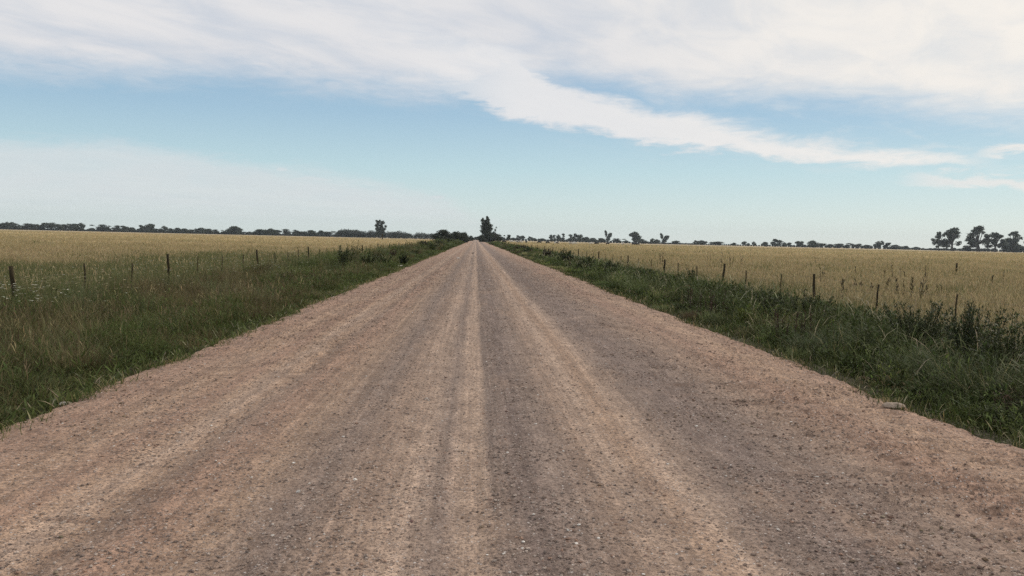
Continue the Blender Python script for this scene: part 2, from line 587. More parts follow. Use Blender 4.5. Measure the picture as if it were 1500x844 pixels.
m, t = material('gravel_road')
co = t.n('ShaderNodeTexCoord').outputs['Object']
sp = t.n('ShaderNodeSeparateXYZ', {0: co})
wx = t.noise(t.scaled(co, (0.8, 0.10, 1)), 1.0, 3, 0.55)
wx2 = t.noise(t.scaled(co, (3.0, 0.5, 1)), 1.0, 4, 0.6)
xx = t.math('ADD', sp.outputs[0], t.math('ADD', t.math('MULTIPLY', t.math('SUBTRACT', wx, 0.5), 0.35), t.math('MULTIPLY', t.math('SUBTRACT', wx2, 0.5), 0.13)))
f = t.math('DIVIDE', t.math('ADD', xx, 5.0), 11.0)
TAN = (0.375, 0.265, 0.185); PALE = (0.395, 0.297, 0.222); GREY = (0.240, 0.186, 0.150); RED = (0.335, 0.225, 0.162); OCH = (0.315, 0.226, 0.160); MID = (0.295, 0.217, 0.162); DRK = (0.205, 0.160, 0.135)
BC = [(-4.6, TAN), (-3.9, RED), (-3.3, TAN), (-2.85, RED), (-2.68, TAN), (-2.5, PALE), (-2.3, TAN), (-2.15, MID), (-1.95, RED), (-1.5, OCH), (-1.05, GREY), (-0.75, MID), (-0.45, PALE), (-0.22, GREY), (-0.08, PALE), (0.10, PALE), (0.16, GREY), (0.4, DRK), (0.65, GREY), (0.9, MID), (1.15, PALE), (1.35, TAN), (1.55, PALE), (1.8, GREY), (2.2, DRK), (2.7, GREY), (3.2, MID), (3.8, RED), (4.4, TAN), (5.2, RED)]
base = t.ramp(f, [((x + 5.0) / 11.0, c) for x, c in BC])
nL = t.noise(t.scaled(co, (0.9, 0.28, 1)), 1.0, 5, 0.62)
nM = t.noise(t.scaled(co, (4.0, 2.2, 4)), 1.0, 5, 0.68)
nS = t.noise(co, 26.0, 4, 0.7)
base = t.mix(t.math('MULTIPLY', t.smooth(nL, 0.50, 0.72), 0.5), base, (0.36, 0.255, 0.178))
base = t.mix(t.math('MULTIPLY', t.smooth(nL, 0.47, 0.30), 0.45), base, (0.225, 0.172, 0.138))
nT = t.noise(t.scaled(co, (5.5, 0.07, 1)), 1.0, 4, 0.6)
nT2 = t.noise(t.scaled(co, (17.0, 0.25, 1)), 1.0, 3, 0.6)
base = t.mix(1.0, base, t.ramp(nT, [(0.34, (0.84, 0.83, 0.83)), (0.50, (1.02, 1.02, 1.02)), (0.58, (1.04, 1.04, 1.04)), (0.66, (1.24, 1.235, 1.225))]), 'MULTIPLY')
base = t.mix(1.0, base, t.ramp(nT2, [(0.36, (0.87, 0.865, 0.86)), (0.5, (1.0, 1.0, 1.0)), (0.64, (1.17, 1.165, 1.16))]), 'MULTIPLY')
nC = t.noise(t.scaled(co, (1.6, 6.5, 1)), 1.0, 5, 0.65, 0.6)
sidem = t.smooth(t.math('ABSOLUTE', t.math('SUBTRACT', sp.outputs[0], 0.25)), 1.4, 2.6)
clod = t.math('MULTIPLY', t.math('MULTIPLY', t.smooth(nC, 0.53, 0.64), t.smooth(nL, 0.36, 0.52)), sidem)
base = t.mix(t.math('MULTIPLY', clod, 0.6), base, (0.165, 0.110, 0.080))
base = t.mix(1.0, base, t.ramp(nM, [(0.3, (0.74, 0.72, 0.72)), (0.7, (1.24, 1.23, 1.21))]), 'MULTIPLY')
base = t.mix(1.0, base, t.ramp(nS, [(0.32, (0.66, 0.64, 0.62)), (0.68, (1.30, 1.30, 1.29))]), 'MULTIPLY')
vo = t.n('ShaderNodeTexVoronoi', {'Vector': co, 'Scale': 55.0, 'Randomness': 1.0})
vs = t.n('ShaderNodeSeparateColor', {0: vo.outputs['Color']})
isst = t.math('MULTIPLY', t.smooth(vo.outputs['Distance'], 0.52, 0.40), t.math('GREATER_THAN', vs.outputs[0], 0.45))
stc = t.ramp(vs.outputs[1], [(0.0, (0.14, 0.105, 0.088)), (0.35, (0.24, 0.175, 0.14)), (0.7, (0.33, 0.255, 0.205)), (0.93, (0.44, 0.37, 0.31)), (1.0, (0.62, 0.58, 0.53))])
base = t.mix(t.math('MULTIPLY', isst, 0.75), base, stc)
base = t.mix(1.0, base, (1.12, 1.10, 1.12), 'MULTIPLY')
hgt = t.math('ADD', t.math('MULTIPLY', isst, 0.5), t.math('ADD', t.math('MULTIPLY', nS, 0.8), t.math('MULTIPLY', nM, 1.2)))
bp = t.n('ShaderNodeBump', {'Height': hgt, 'Strength': 1.0, 'Distance': 0.03})
b = t.n('ShaderNodeBsdfPrincipled', {'Base Color': base, 'Roughness': 0.95, 'Specular IOR Level': 0.15, 'Normal': bp.outputs[0]})
t.n('ShaderNodeOutputMaterial', {'Surface': b.outputs[0]})
tag(mb.build('gravel_road', m, smooth=True), 'wide straight unpaved gravel road with pale wheel tracks', kind='structure')

# loose stones lying on the road: countless, one object
OCT = np.array([(1, 0, 0), (-1, 0, 0), (0, 1, 0), (0, -1, 0), (0, 0, 1), (0, 0, -1)], float)
OCT = np.concatenate([OCT, np.array([(a, b_, c) for a in (-.62, .62) for b_ in (-.62, .62) for c in (-.62, .62)], float)])
OT = []
for sx_ in (0, 1):
    for sy_ in (2, 3):
        for sz_ in (4, 5):
            k = 6 + (4 if OCT[sx_][0] > 0 else 0) + (2 if OCT[sy_][1] > 0 else 0) + (1 if OCT[sz_][2] > 0 else 0)
            for a, b_ in ((sx_, sy_), (sy_, sz_), (sz_, sx_)):
                n_ = np.cross(OCT[b_] - OCT[a], OCT[k] - OCT[a])
                OT.append((a, b_, k) if np.dot(n_, OCT[k]) > 0 else (b_, a, k))
OT = np.array(OT)


def stones(mb, x, y, z, r, cols, flat=0.6):
    N = len(x)
    V = OCT[None] * rng.uniform(0.65, 1.25, (N, len(OCT), 1)) * r[:, None, None]
    V = V * np.stack([rng.uniform(.8, 1.4, N), rng.uniform(.7, 1.1, N), rng.uniform(flat - .15, flat + .2, N)], 1)[:, None, :]
    a = rng.uniform(0, 2 * math.pi, N); ca, sa = np.cos(a)[:, None], np.sin(a)[:, None]
    X = V[..., 0] * ca - V[..., 1] * sa; Y = V[..., 0] * sa + V[..., 1] * ca
    V = np.stack([X + x[:, None], Y + y[:, None], V[..., 2] + (z + r * 0.25)[:, None]], -1)
    T = (np.arange(N)[:, None, None] * len(OCT) + OT[None]).reshape(-1, 3)
    mb.add(V.reshape(-1, 3), None, T, np.repeat(cols, len(OCT), 0))


N = 280000
y = np.exp(rng.uniform(math.log(2.6), math.log(110), N))
x = rng.uniform(-4.25, 5.05, N)
keep = rng.uniform(0, 1, N) < (1 - sstep(y, 22, 105)) * (0.14 + 0.86 * loose(x, y) ** 1.3 * sstep(fbm(x * 1.6, y * 1.6, 61, 3), 0.30, 0.62))
keep &= (x > edge_l(y) + 0.05) & (x < edge_r(y) - 0.05)
x, y = x[keep], y[keep]
r = (0.0035 + 0.010 * rng.uniform(0, 1, len(x)) ** 4) * np.maximum(1, y / 12) ** 0.5
u = rng.uniform(0, 1, len(x))
pal = np.array([(0.205, 0.16, 0.135), (0.26, 0.195, 0.155), (0.30, 0.225, 0.18), (0.42, 0.34, 0.28), (0.34, 0.22, 0.16), (0.70, 0.65, 0.58)])
ci = np.searchsorted([0.22, 0.45, 0.70, 0.92, 0.985], u)
mb = MB()
stones(mb, x, y, road_z(x, y), r, pal[ci] * rng.uniform(0.8, 1.2, (len(x), 1)))
N = 60000
y = np.exp(rng.uniform(math.log(2.6), math.log(90), N)); x = rng.uniform(-4.2, 5.0, N)
cm = sstep(np.abs(x - .3), 1.2, 2.4) * np.maximum(sstep(fbm(x * 1.4, y * 4.0, 63, 4), .48, .58), .9 * (1 - sstep(np.abs(x + 2.0), .1, .35)) * sstep(fbm(x * 2, y * 3.0, 66, 3), .40, .52)) * sstep(fbm(x * .7, y * .4, 64, 3), .36, .52)
k = (rng.uniform(0, 1, N) < (cm + .02) * (1 - sstep(y, 20, 85))) & (x > edge_l(y) + .05) & (x < edge_r(y) - .05)
x, y = x[k], y[k]
r = (0.005 + 0.013 * rng.uniform(0, 1, len(x)) ** 3) * np.maximum(1, y / 12) ** 0.5
stones(mb, x, y, road_z(x, y), r, jit((.215, .150, .112), len(x), .3), .5)
tag(mb.build('loose_gravel', M_STONE), 'loose pebbles strewn over the road surface', kind='stuff')

# ------------------------------------------------------------------ grass and weeds (uncountable)
BROWN = np.array((0.112, 0.094, 0.046)); DKGREEN = np.array((0.058, 0.073, 0.022)); GREEN = np.array((0.105, 0.125, 0.042)); STRAW = np.array((0.40, 0.32, 0.17)); OLIVE = np.array((0.155, 0.140, 0.060)); PALEST = np.array((0.46, 0.41, 0.27))
GREYG = np.array((0.080, 0.090, 0.042))
wind = math.pi * 0.15


def lod(y, a=12.0):
    return np.maximum(1.0, y / a)


def mounds(mb, x, y, r, h, cols, kind, per):
    """bushy clumps: leafy (0) or feathery grass (1); one colour each"""
    M = len(x)
    z = ground_z(x, y)
    for kd in (0, 1):
        sel = np.where(kind == kd)[0]
        if not len(sel): continue
        i = np.repeat(sel, per)
        k = len(i)
        u = rng.normal(0, 1, (k, 3)); u /= np.linalg.norm(u, axis=1)[:, None]; u[:, 2] = np.abs(u[:, 2])
        rr = rng.uniform(.25, 1, k) ** .45
        lump = .72 + .5 * vnoise(u[:, 0] * 2.2 + i * 3.7, u[:, 1] * 2.2 + u[:, 2] * 2.2, 9)
        px_ = x[i] + u[:, 0] * rr * r[i] * lump; py_ = y[i] + u[:, 1] * rr * r[i] * lump
        pz_ = z[i] - .03 + u[:, 2] * rr * h[i] * lump
        c = cols[i] * rng.uniform(.65, 1.35, (k, 1)) * rng.uniform(.93, 1.07, (k, 3))
        az_ = np.arctan2(u[:, 1], u[:, 0]) + rng.normal(0, .7, k)
        ld = np.maximum(1, y[i] / 16)
        if kd == 0:
            blades(mb, np.stack([px_, py_, pz_], 1), rng.uniform(.035, .095, k) * ld ** .6, rng.uniform(.010, .024, k) * ld ** .8, az_, rng.uniform(.2, 1.3, k), rng.uniform(0, 1.1, k), c * .85, c * 1.1, 'leaf')
        else:
            zb = z[i] - .03 + (pz_ - z[i]) * rng.uniform(0, .6, k)
            L = (h[i] * 1.05 - (zb - z[i])) * rng.uniform(.45, 1.0, k)
            blades(mb, np.stack([x[i] + (px_ - x[i]) * .7, y[i] + (py_ - y[i]) * .7, zb], 1), L, rng.uniform(.004, .008, k) * ld, az_, rng.uniform(.05, .45, k), rng.uniform(.2, 1.3, k), c * .8, c * 1.15)


def verge_left():
    mb = MB()
    M = 1050
    my = np.exp(rng.uniform(math.log(7), math.log(330), M))
    md = rng.uniform(0.25, 5.4, M)
    mx = edge_l(my) - md - .1
    nz_ = fbm(mx * .5, my * .35, 75, 3)
    mr = rng.uniform(.25, .62, M) * np.interp(my, [10, 80, 300], [1, 1.25, 2.0]); mh = rng.uniform(.38, .85, M) * sstep(md, -.3, 1.4) * np.interp(md, [0, 2, 3.4, 5.4], [1, 1.1, 1.25, 1.2]) * np.interp(my, [0, 14, 30, 60, 150, 300], [1, 1.05, 1.12, 1.4, 1.75, 2.1])
    pal_ = np.array([(.074, .094, .029), (.102, .124, .040), (.135, .124, .054), (.138, .110, .056), (.190, .168, .084), (.122, .140, .066)])
    wsel = np.where(nz_ + .12 * sstep(md, .6, 2.6) - .22 * sstep(my, 22, 50) > .5, rng.choice(6, M, p=[.06, .08, .24, .40, .14, .08]), rng.choice(6, M, p=[.36, .28, .12, .04, .06, .14]))
    mounds(mb, mx, my, mr, mh, pal_[wsel] * rng.uniform(.7, 1.4, (M, 1)), np.where(wsel < 2, (rng.uniform(0, 1, M) < .4), True).astype(int), 190)
    N = 85000
    y = np.exp(rng.uniform(math.log(5), math.log(420), N))
    d = rng.uniform(0, 1, N) ** 0.85 * 6.6 - 0.05
    x = edge_l(y) - d
    z = ground_z(x, y)
    n1 = fbm(x * 0.35, y * 0.30, 71, 4); n2 = fbm(x * 0.9, y * 0.8, 72, 3)
    ramp = sstep(d, 0.05, 1.7)
    h = (0.10 + 0.72 * ramp * (0.25 + 1.1 * n2)) * rng.uniform(0.5, 1.1, N)
    h *= np.interp(d, [0, 2.4, 4.2, 6], [1, 1, .9, .75]) * np.interp(y, [0, 30, 90], [1, .9, .75])
    n3 = fbm(x * 0.8 + 3, y * 0.45, 73, 4)
    brownish = sstep(.6 * n1 + .4 * n3 + 0.12 * sstep(d, 0.8, 2.4) - 0.10 * sstep(d, 4, 6) - 0.16 * sstep(y, 18, 40), 0.50, 0.60)
    pick = rng.uniform(0, 1, N)
    isb = pick < 0.10 + 0.60 * brownish
    c = np.where(isb[:, None], jit(BROWN, N, .3), jit(DKGREEN, N, .3) * (0.85 + 0.8 * n2[:, None]))
    mix = rng.uniform(0, 1, N)
    c = np.where((mix < 0.20 + .30 * sstep(y, 18, 40))[:, None], jit(OLIVE, N, .25), c)
    c = np.where((mix > 0.965)[:, None], jit(STRAW, N, .3), c)
    wd = rng.uniform(0.005, 0.010, N) * lod(y, 11)
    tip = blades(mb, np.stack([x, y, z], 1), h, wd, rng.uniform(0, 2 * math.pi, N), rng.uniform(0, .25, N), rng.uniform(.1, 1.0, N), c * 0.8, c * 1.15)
    # brown seed heads on fine stems
    s = (rng.uniform(0, 1, N) < 0.20 * (0.35 + brownish)) & (d > 0.7)
    k = s.sum()
    hc = np.where((rng.uniform(0, 1, k) < 0.12)[:, None], jit(STRAW, k, .3) * .8, jit((0.150, 0.120, 0.064), k, .3))
    a = rng.uniform(0, 2 * math.pi, k)
    t1 = blades(mb, np.stack([x, y, z], 1)[s], h[s] * rng.uniform(.95, 1.2, k), 0.003 * lod(y[s], 14), a, rng.uniform(0, .15, k), rng.uniform(0, .35, k), jit(OLIVE, k), hc, 'stem')
    for rep in range(3):
        blades(mb, t1 - np.array([0, 0, .06]) * rep, rng.uniform(.07, .16, k), rng.uniform(.008, .016, k) * lod(y[s], 14) ** .8, a + rng.uniform(-2, 2, k), rng.uniform(0, .8, k), rng.uniform(0, .6, k), hc, hc * 1.1, 'head')
    # broad green leaves low along the road edge
    N = 26000
    y = np.exp(rng.uniform(math.log(5), math.log(120), N)); d = rng.uniform(-0.05, 2.4, N); x = edge_l(y) - d
    c = jit(GREEN, N, .35)
    z = ground_z(x, y) + rng.uniform(0, .55, N) * sstep(d, .2, 1.5)
    blades(mb, np.stack([x, y, z], 1), rng.uniform(.06, .2, N) * lod(y, 20) ** .4, rng.uniform(.015, .035, N) * lod(y, 16) ** .7, rng.uniform(0, 2 * math.pi, N), rng.uniform(.3, 1.2, N), rng.uniform(0, 1.0, N), c * .8, c, 'leaf')
    # pale dry tips and dead leaves at the very edge
    N = 600
    y = np.exp(rng.uniform(math.log(6), math.log(60), N)); d = rng.uniform(-0.12, .5, N); x = edge_l(y) - d
    c = jit(PALEST, N, .35) * .8
    blades(mb, np.stack([x, y, ground_z(x, y) + .02], 1), rng.uniform(.05, .25, N), rng.uniform(.008, .02, N), rng.uniform(0, 2 * math.pi, N), rng.uniform(.2, 1.5, N), rng.uniform(0, 1, N), c, c, 'leaf')
    tag(mb.build('verge_grass', M_PLANT), 'tall brown and green roadside grass on the left verge', kind='stuff')


verge_left()


def verge_right():
    mb = MB()
    M = 1150
    my = np.exp(rng.uniform(math.log(6.5), math.log(330), M))
    md = rng.uniform(0.2, 4.8, M)
    mx = edge_r(my) + md + .12
    mr = rng.uniform(.24, .65, M) * np.interp(my, [10, 80, 300], [1, 1.25, 2.0]); mh = rng.uniform(.35, .98, M) * sstep(md, -.35, 1.5) * np.interp(md, [0, 3, 5], [1, 1, .72]) * np.interp(my, [0, 14, 24, 60, 120, 300], [1, 1.05, 1.25, 1.2, 1.25, 1.6])
    pal_ = np.array([(.060, .080, .025), (.092, .116, .035), (.118, .138, .058), (.150, .182, .050), (.090, .070, .040), (.195, .178, .088)])
    wsel = rng.choice(6, M, p=[.36, .27, .21, .06, .06, .04])
    wsel = np.where((my > 70) & (rng.uniform(0, 1, M) < .3), rng.choice([4, 5, 2], M), wsel)
    mounds(mb, mx, my, mr, mh, pal_[wsel] * rng.uniform(.65, 1.65, (M, 1)), (rng.uniform(0, 1, M) < np.array([.25, .3, .9, .5, .7, 1.])[wsel]).astype(int), 200)
    N = 70000
    y = np.exp(rng.uniform(math.log(5), math.log(420), N))
    d = rng.uniform(0, 1, N) ** 0.9 * 5.4 - 0.05
    x = edge_r(y) + d
    z = ground_z(x, y)
    n1 = fbm(x * 0.45, y * 0.35, 81, 4); n2 = fbm(x * 0.9, y * 0.7, 82, 3)
    ramp = sstep(d, -0.1, 1.6)
    h = (0.10 + 0.62 * ramp * (0.02 + 1.65 * np.clip(n2, .2, .9))) * rng.uniform(0.5, 1.1, N)
    h *= np.interp(d, [0, 2.6, 4.0, 5.4], [1, 1, .72, .6]) * np.interp(y, [0, 20, 50, 200], [1, .95, .78, .75])
    pick = rng.uniform(0, 1, N)
    c = jit(DKGREEN, N, .3) * (0.85 + 0.5 * n2[:, None])
    c = np.where((pick < 0.25)[:, None], jit(GREYG, N, .3), c)
    c = np.where((pick > 0.84 - 0.25 * sstep(n1, .5, .65) - 0.25 * sstep(y, 60, 130))[:, None], jit(OLIVE, N, .3), c)
    c = np.where((pick > 0.955)[:, None], jit(STRAW, N, .3), c)
    c = np.where(((pick > .3) & (pick < .3 + .35 * sstep(y, 70, 140)))[:, None], jit(BROWN, N, .3), c)
    wd = rng.uniform(0.006, 0.012, N) * lod(y, 11)
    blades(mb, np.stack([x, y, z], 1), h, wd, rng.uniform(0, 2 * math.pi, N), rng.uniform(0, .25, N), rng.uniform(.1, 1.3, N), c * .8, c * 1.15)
    # leafy stems
    P = 9000
    y = np.exp(rng.uniform(math.log(6), math.log(200), P)); d = rng.uniform(.6, 4.6, P); x = edge_r(y) + d
    n2 = fbm(x * 0.6, y * 0.5, 84, 3)
    k = n2 > 0.45
    x, y, d, n2 = x[k], y[k], d[k], n2[k]; P = len(x)
    z = ground_z(x, y)
    h = (0.25 + 0.80 * sstep(d, .6, 2.2) * (.4 + .8 * n2)) * rng.uniform(.7, 1.1, P) * np.interp(d, [0, 2.8, 4.4], [1, 1, .7]) * np.interp(y, [0, 20, 50], [1, 1, .8])
    base = np.stack([x, y, z], 1)
    a = rng.uniform(0, 6.28, P)
    c = jit(np.array((.085, .095, .04)), P)
    tip = blades(mb, base, h, .006 * lod(y, 14), a, rng.uniform(0, .12, P), rng.uniform(0, .25, P), c, c, 'stem')
    for q in range(13):
        f_ = rng.uniform(.25, 1.0, P)
        p = base + (tip - base) * f_[:, None]
        lc = jit((.060, .076, .026), P, .4)
        blades(mb, p, rng.uniform(.07, .19, P) * lod(y, 18) ** .5, rng.uniform(.018, .038, P) * lod(y, 16) ** .7, rng.uniform(0, 6.28, P), rng.uniform(.4, 1.2, P), rng.uniform(.1, 1.1, P), lc * .85, lc * 1.1, 'leaf')
    # long arching pale leaves
    N = 3200
    y = np.exp(rng.uniform(math.log(7), math.log(90), N)); d = rng.uniform(.6, 5.0, N); x = edge_r(y) + d
    c = np.where((rng.uniform(0, 1, N) < .35)[:, None], jit(PALEST, N, .3), jit((.19, .20, .10), N, .3))
    zz_ = ground_z(x, y) + rng.uniform(.2, .8, N) * sstep(d, .5, 1.8)
    blades(mb, np.stack([x, y, zz_], 1), rng.uniform(.25, .6, N), rng.uniform(.008, .016, N) * lod(y, 14) ** .7, rng.uniform(0, 6.28, N), rng.uniform(.1, .6, N), rng.uniform(.8, 2.2, N), c * .85, c)
    N = 500
    y = np.exp(rng.uniform(math.log(6), math.log(60), N)); d = rng.uniform(-0.12, .45, N); x = edge_r(y) + d
    c = jit(PALEST, N, .35) * .7
    blades(mb, np.stack([x, y, ground_z(x, y) + .02], 1), rng.uniform(.05, .22, N), rng.uniform(.008, .018, N), rng.uniform(0, 6.28, N), rng.uniform(.2, 1.5, N), rng.uniform(0, 1, N), c, c, 'leaf')
    tag(mb.build('verge_weeds', M_PLANT), 'rank dark green weeds filling the right verge', kind='stuff')


verge_right()


def edge_tufts():
    mb = MB()
    for side in (-1, 1):
        N = 9000
        y = np.exp(rng.uniform(math.log(5.5), math.log(120), N)); d = rng.normal(-.02, .12, N)
        k = (fbm(y * .9 + 40 * side, d * 2 + 3, 101, 3) > .48) & (d > -.4)
        y, d = y[k], d[k]; N = len(y)
        x = (edge_r(y) + d) if side > 0 else (edge_l(y) - d)
        z = np.maximum(road_z(x, y), ground_z(x, y)) - .01
        c = np.where((rng.uniform(0, 1, N) < .25)[:, None], jit(STRAW, N, .3) * .8, jit(GREEN if side < 0 else DKGREEN, N, .35))
        blades(mb, np.stack([x, y, z], 1), rng.uniform(.04, .17, N), rng.uniform(.005, .011, N) * lod(y, 12), rng.uniform(0, 6.28, N), rng.uniform(.1, 1.0, N), rng.uniform(.1, 1.0, N), c * .85, c * 1.1)
    tag(mb.build('edge_grass', M_PLANT), 'short sparse grass creeping over the gravel edges', kind='stuff')


edge_tufts()


def field(side):
    mb = MB()
    N = 430000
    y = np.exp(rng.uniform(math.log(9), math.log(620), N))
    lim = 0.72 * y + 6
    d0 = 5.6 if side < 0 else 4.3
    d = d0 + rng.uniform(0, 1, N) * np.maximum(lim - d0, 1)
    e = edge_l(y) if side < 0 else edge_r(y)
    x = e + side * d
    k = (d < lim)
    x, y, d = x[k], y[k], d[k]; N = len(x)
    n1 = fbm(x * 0.06, y * 0.10, 91 + side, 4); n2 = fbm(x * 0.35, y * 0.35, 92 + side, 4)
    z = ground_z(x, y)
    h = (0.50 + 0.30 * n2) * rng.uniform(.55, 1.15, N) * (1.0 if side > 0 else .95)
    if side < 0:
        gz = sstep(18 + 20 * (n1 - .5) + 14 * (n2 - .5) - d, -5, 4)          # green strip inside the fence
        gz = gz * sstep(75 + 40 * (n2 - .5) - y, -25, 15)
    else:
        gz = 0.9 * sstep(n2, .52, .68) + 0.95 * sstep(3.6 + 9 * (n1 - .5) + 6 * (n2 - .5) - (d - d0), 0, 3.5)
        gz = np.clip(gz, 0, 1)
    pk = rng.uniform(0, 1, N)
    nb = fbm(x * 0.02 + 7, y * 0.05, 95 + side, 4)
    pale = sstep(nb, .40, .62)[:, None]
    st = (np.array((.315, .262, .140)) * (1 - pale) + np.array((.425, .335, .195)) * pale) * jit((1, 1, 1), N, .17) * (.75 + .5 * n1[:, None])
    ol = jit((.19, .165, .075), N, .2)
    gr = jit((.105, .120, .048) if side > 0 else (.135, .142, .060), N, .2)
    if side < 0:
        h = h * np.interp(d, [5.6, 8, 14], [1.3, 1.2, 1.0])
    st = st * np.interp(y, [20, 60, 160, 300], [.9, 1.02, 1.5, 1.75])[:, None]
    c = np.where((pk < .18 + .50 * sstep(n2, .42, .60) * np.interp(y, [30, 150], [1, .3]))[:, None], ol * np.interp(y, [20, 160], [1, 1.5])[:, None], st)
    gsel = rng.uniform(0, 1, N) < gz * (.88 if side < 0 else .55)
    c = np.where(gsel[:, None], gr, c)
    wd = rng.uniform(.005, .010, N) * lod(y, 15)
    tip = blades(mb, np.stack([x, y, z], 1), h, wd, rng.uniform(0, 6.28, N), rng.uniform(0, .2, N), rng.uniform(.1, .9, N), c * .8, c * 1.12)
    s = (rng.uniform(0, 1, N) < .28) & ~gsel
    q = s.sum()
    hc = jit((.40, .315, .175), q, .2)
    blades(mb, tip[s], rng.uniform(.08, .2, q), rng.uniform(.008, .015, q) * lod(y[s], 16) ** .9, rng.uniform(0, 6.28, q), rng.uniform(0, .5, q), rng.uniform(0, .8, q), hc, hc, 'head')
    M = 420
    my = np.exp(rng.uniform(math.log(13), math.log(190), M)); md = d0 + .3 + rng.uniform(0, 1, M) ** 1.7 * (.62 * my)
    mx = (edge_l(my) - md) if side < 0 else (edge_r(my) + md)
    k = vnoise(mx * .12, my * .12, 97 + side) > .42
    mx, my = mx[k], my[k]; M = len(mx)
    pal_ = np.array([(.21, .185, .085), (.145, .150, .062), (.42, .345, .20), (.26, .205, .11)])
    mounds(mb, mx, my, rng.uniform(.3, .8, M) * np.interp(my, [13, 190], [1, 2]), rng.uniform(.55, .85, M), pal_[rng.choice(4, M, p=[.3, .3, .2, .2])], np.ones(M, int), 130)
    lab = 'dry golden pasture grass, greenish near the fence, in the left field' if side < 0 else 'dry golden pasture grass of the right field'
    tag(mb.build('pasture_grass', M_PLANT), lab, kind='stuff')


field(-1)
field(1)

# white and cream umbel flowers in drifts inside the left fence
mb = MB()
for (px, Y, n, sx_, sy_) in [(20, 19, 70, 1.0, 1.2), (35, 18, 40, .5, .7), (70, 21, 70, .9, 1.0), (115, 22, 70, 1.2, 1.0), (300, 38, 90, 2.2, 3), (335, 37, 90, 1.8, 3), (400, 52, 50, 2, 5), (185, 27, 40, 1, 2)]:
    x = x_at(px, Y) + rng.normal(0, sx_, n); y = Y + rng.normal(0, sy_, n)
    z = ground_z(x, y); a = rng.uniform(0, 6.28, n)
    h = rng.uniform(.6, .95, n)
    creamy = 0.9 if px in (70, 115) else 0.0
    tip = blades(mb, np.stack([x, y, z], 1), h, .006, a, .05, .2, jit(GREEN, n), jit(GREEN, n), 'stem')
    c = jit((.62, .60, .48) if not creamy else (.52, .44, .27), n, .2)
    for q in range(5):
        a = rng.uniform(0, 6.28, n)
        blades(mb, tip, rng.uniform(.03, .06, n), rng.uniform(.02, .045, n) * np.maximum(1, y / 25), a, 1.2, .4, c, c, 'leaf')
tag(mb.build('wild_flowers', M_PLANT), 'drifts of white and cream wild flowers along the left fence', kind='stuff')


# ------------------------------------------------------------------ fences
LEFT_Y = [14.0, 17.0] + [20.0 + 3.1 * k for k in range(70)]
LEFT_POST = {0: 1} | {2: 1, 5: 1, 9: 1, 13: 1} | {13 + 4 * k: 1 for k in range(1, 16)}
RIGHT_Y = [14.2, 17.7, 21.3, 25.0, 28.1, 31.6, 34.9, 38.6, 42.5, 45.7, 49.2, 53.0, 56.4] + [56.4 + 3.5 * k for k in range(1, 50)]
RIGHT_POST = {3: 1, 6: 1, 9: 1, 12: 1} | {12 + 4 * k: 1 for k in range(1, 14)}
LX, RX = -10.4, 10.2


def build_fence(name, label, X, ysl, posts, seed):
    rn = random.Random(seed)
    root = empty(name, (X, ysl[0], float(ground_z(X, ysl[0]))), label, 'fence')
    bx, by, bz = root.location
    leans = {2: (0.16, -0.02), 9: (0.13, -.05), 5: (0.02, 0)} if X < 0 else {6: (-.05, 0), 3: (.04, 0), 2: (-.05, 0)}
    tops = []
    for i, y in enumerate(ysl):
        mbp = MB()
        x = X + rn.uniform(-.05, .05)
        z = float(ground_z(x, y))
        thick = i in posts
        hgt = rn.uniform(1.16, 1.30) if thick else rn.uniform(1.06, 1.18)
        r = rn.uniform(.042, .055) if thick else rn.uniform(.018, .026)
        lx, ly = leans.get(i, (rn.gauss(0, .035), rn.gauss(0, .035)))
        nseg = 7
        pts = []
        for k in range(nseg):
            f_ = k / (nseg - 1)
            # leaning away from the base towards the top, with a slight kink
            pts.append((x - bx + hgt * f_ * -lx + rn.uniform(-.012, .012) * (2 if thick else 1), y - by + hgt * f_ * ly, z - bz - .15 + (hgt + .15) * f_))
        rad = [r * (1.08 - .2 * k / (nseg - 1)) * rn.uniform(.93, 1.07) for k in range(nseg)]
        tube(mbp, pts, rad, (.06, .05, .04), 8 if thick else 5)
        mbp.build('post' if thick else 'batten', M_POST, root, smooth=True)
        tops.append((pts[0], pts[-1]))
    for q in (0.25, 0.45, 0.64, 0.80, 0.94):
        mw = MB()
        P = []
        for i in range(len(tops)):
            a, b_ = np.array(tops[i][0]), np.array(tops[i][1])
            P.append(a + (b_ - a) * q)
        tube(mw, P, 0.0022, (.1, .1, .1), 3, False)
        mw.build('wire', M_WIRE, root)


build_fence('wire_fence', 'weathered wooden post and wire fence along the left pasture', LX, LEFT_Y, LEFT_POST, 3)
build_fence('wire_fence', 'weathered wooden post and wire fence along the right pasture', RX, RIGHT_Y, RIGHT_POST, 5)

# lone posts standing in the fields
for px, Y, h, lab in [(560, 420, 3.2, 'lone dark post in the left field in front of the tall tree'), (1400, 56, 1.15, 'lone short wooden post out in the right field before the tall tree group')]:
    mbp = MB()
    tube(mbp, [(0, 0, -.1), (.02, 0, h * .35), (0.01, .01, h * .7), (.03, 0, h)], [.07 if h < 2 else .3, .065 if h < 2 else .28, .06 if h < 2 else .28, .055 if h < 2 else .25], (.06, .05, .04), 8)
    o = mbp.build('field_post', M_POST, smooth=True)
    X = x_at(px, Y)
    o.location = (X, Y, float(ground_z(X, Y)))
    tag(o, lab, 'post')


# ------------------------------------------------------------------ trees
TREE_DK = (0.062, 0.078, 0.052)
M_CROWN = plant_material('tree_leaves', 0.2, 0.6, 0.2)


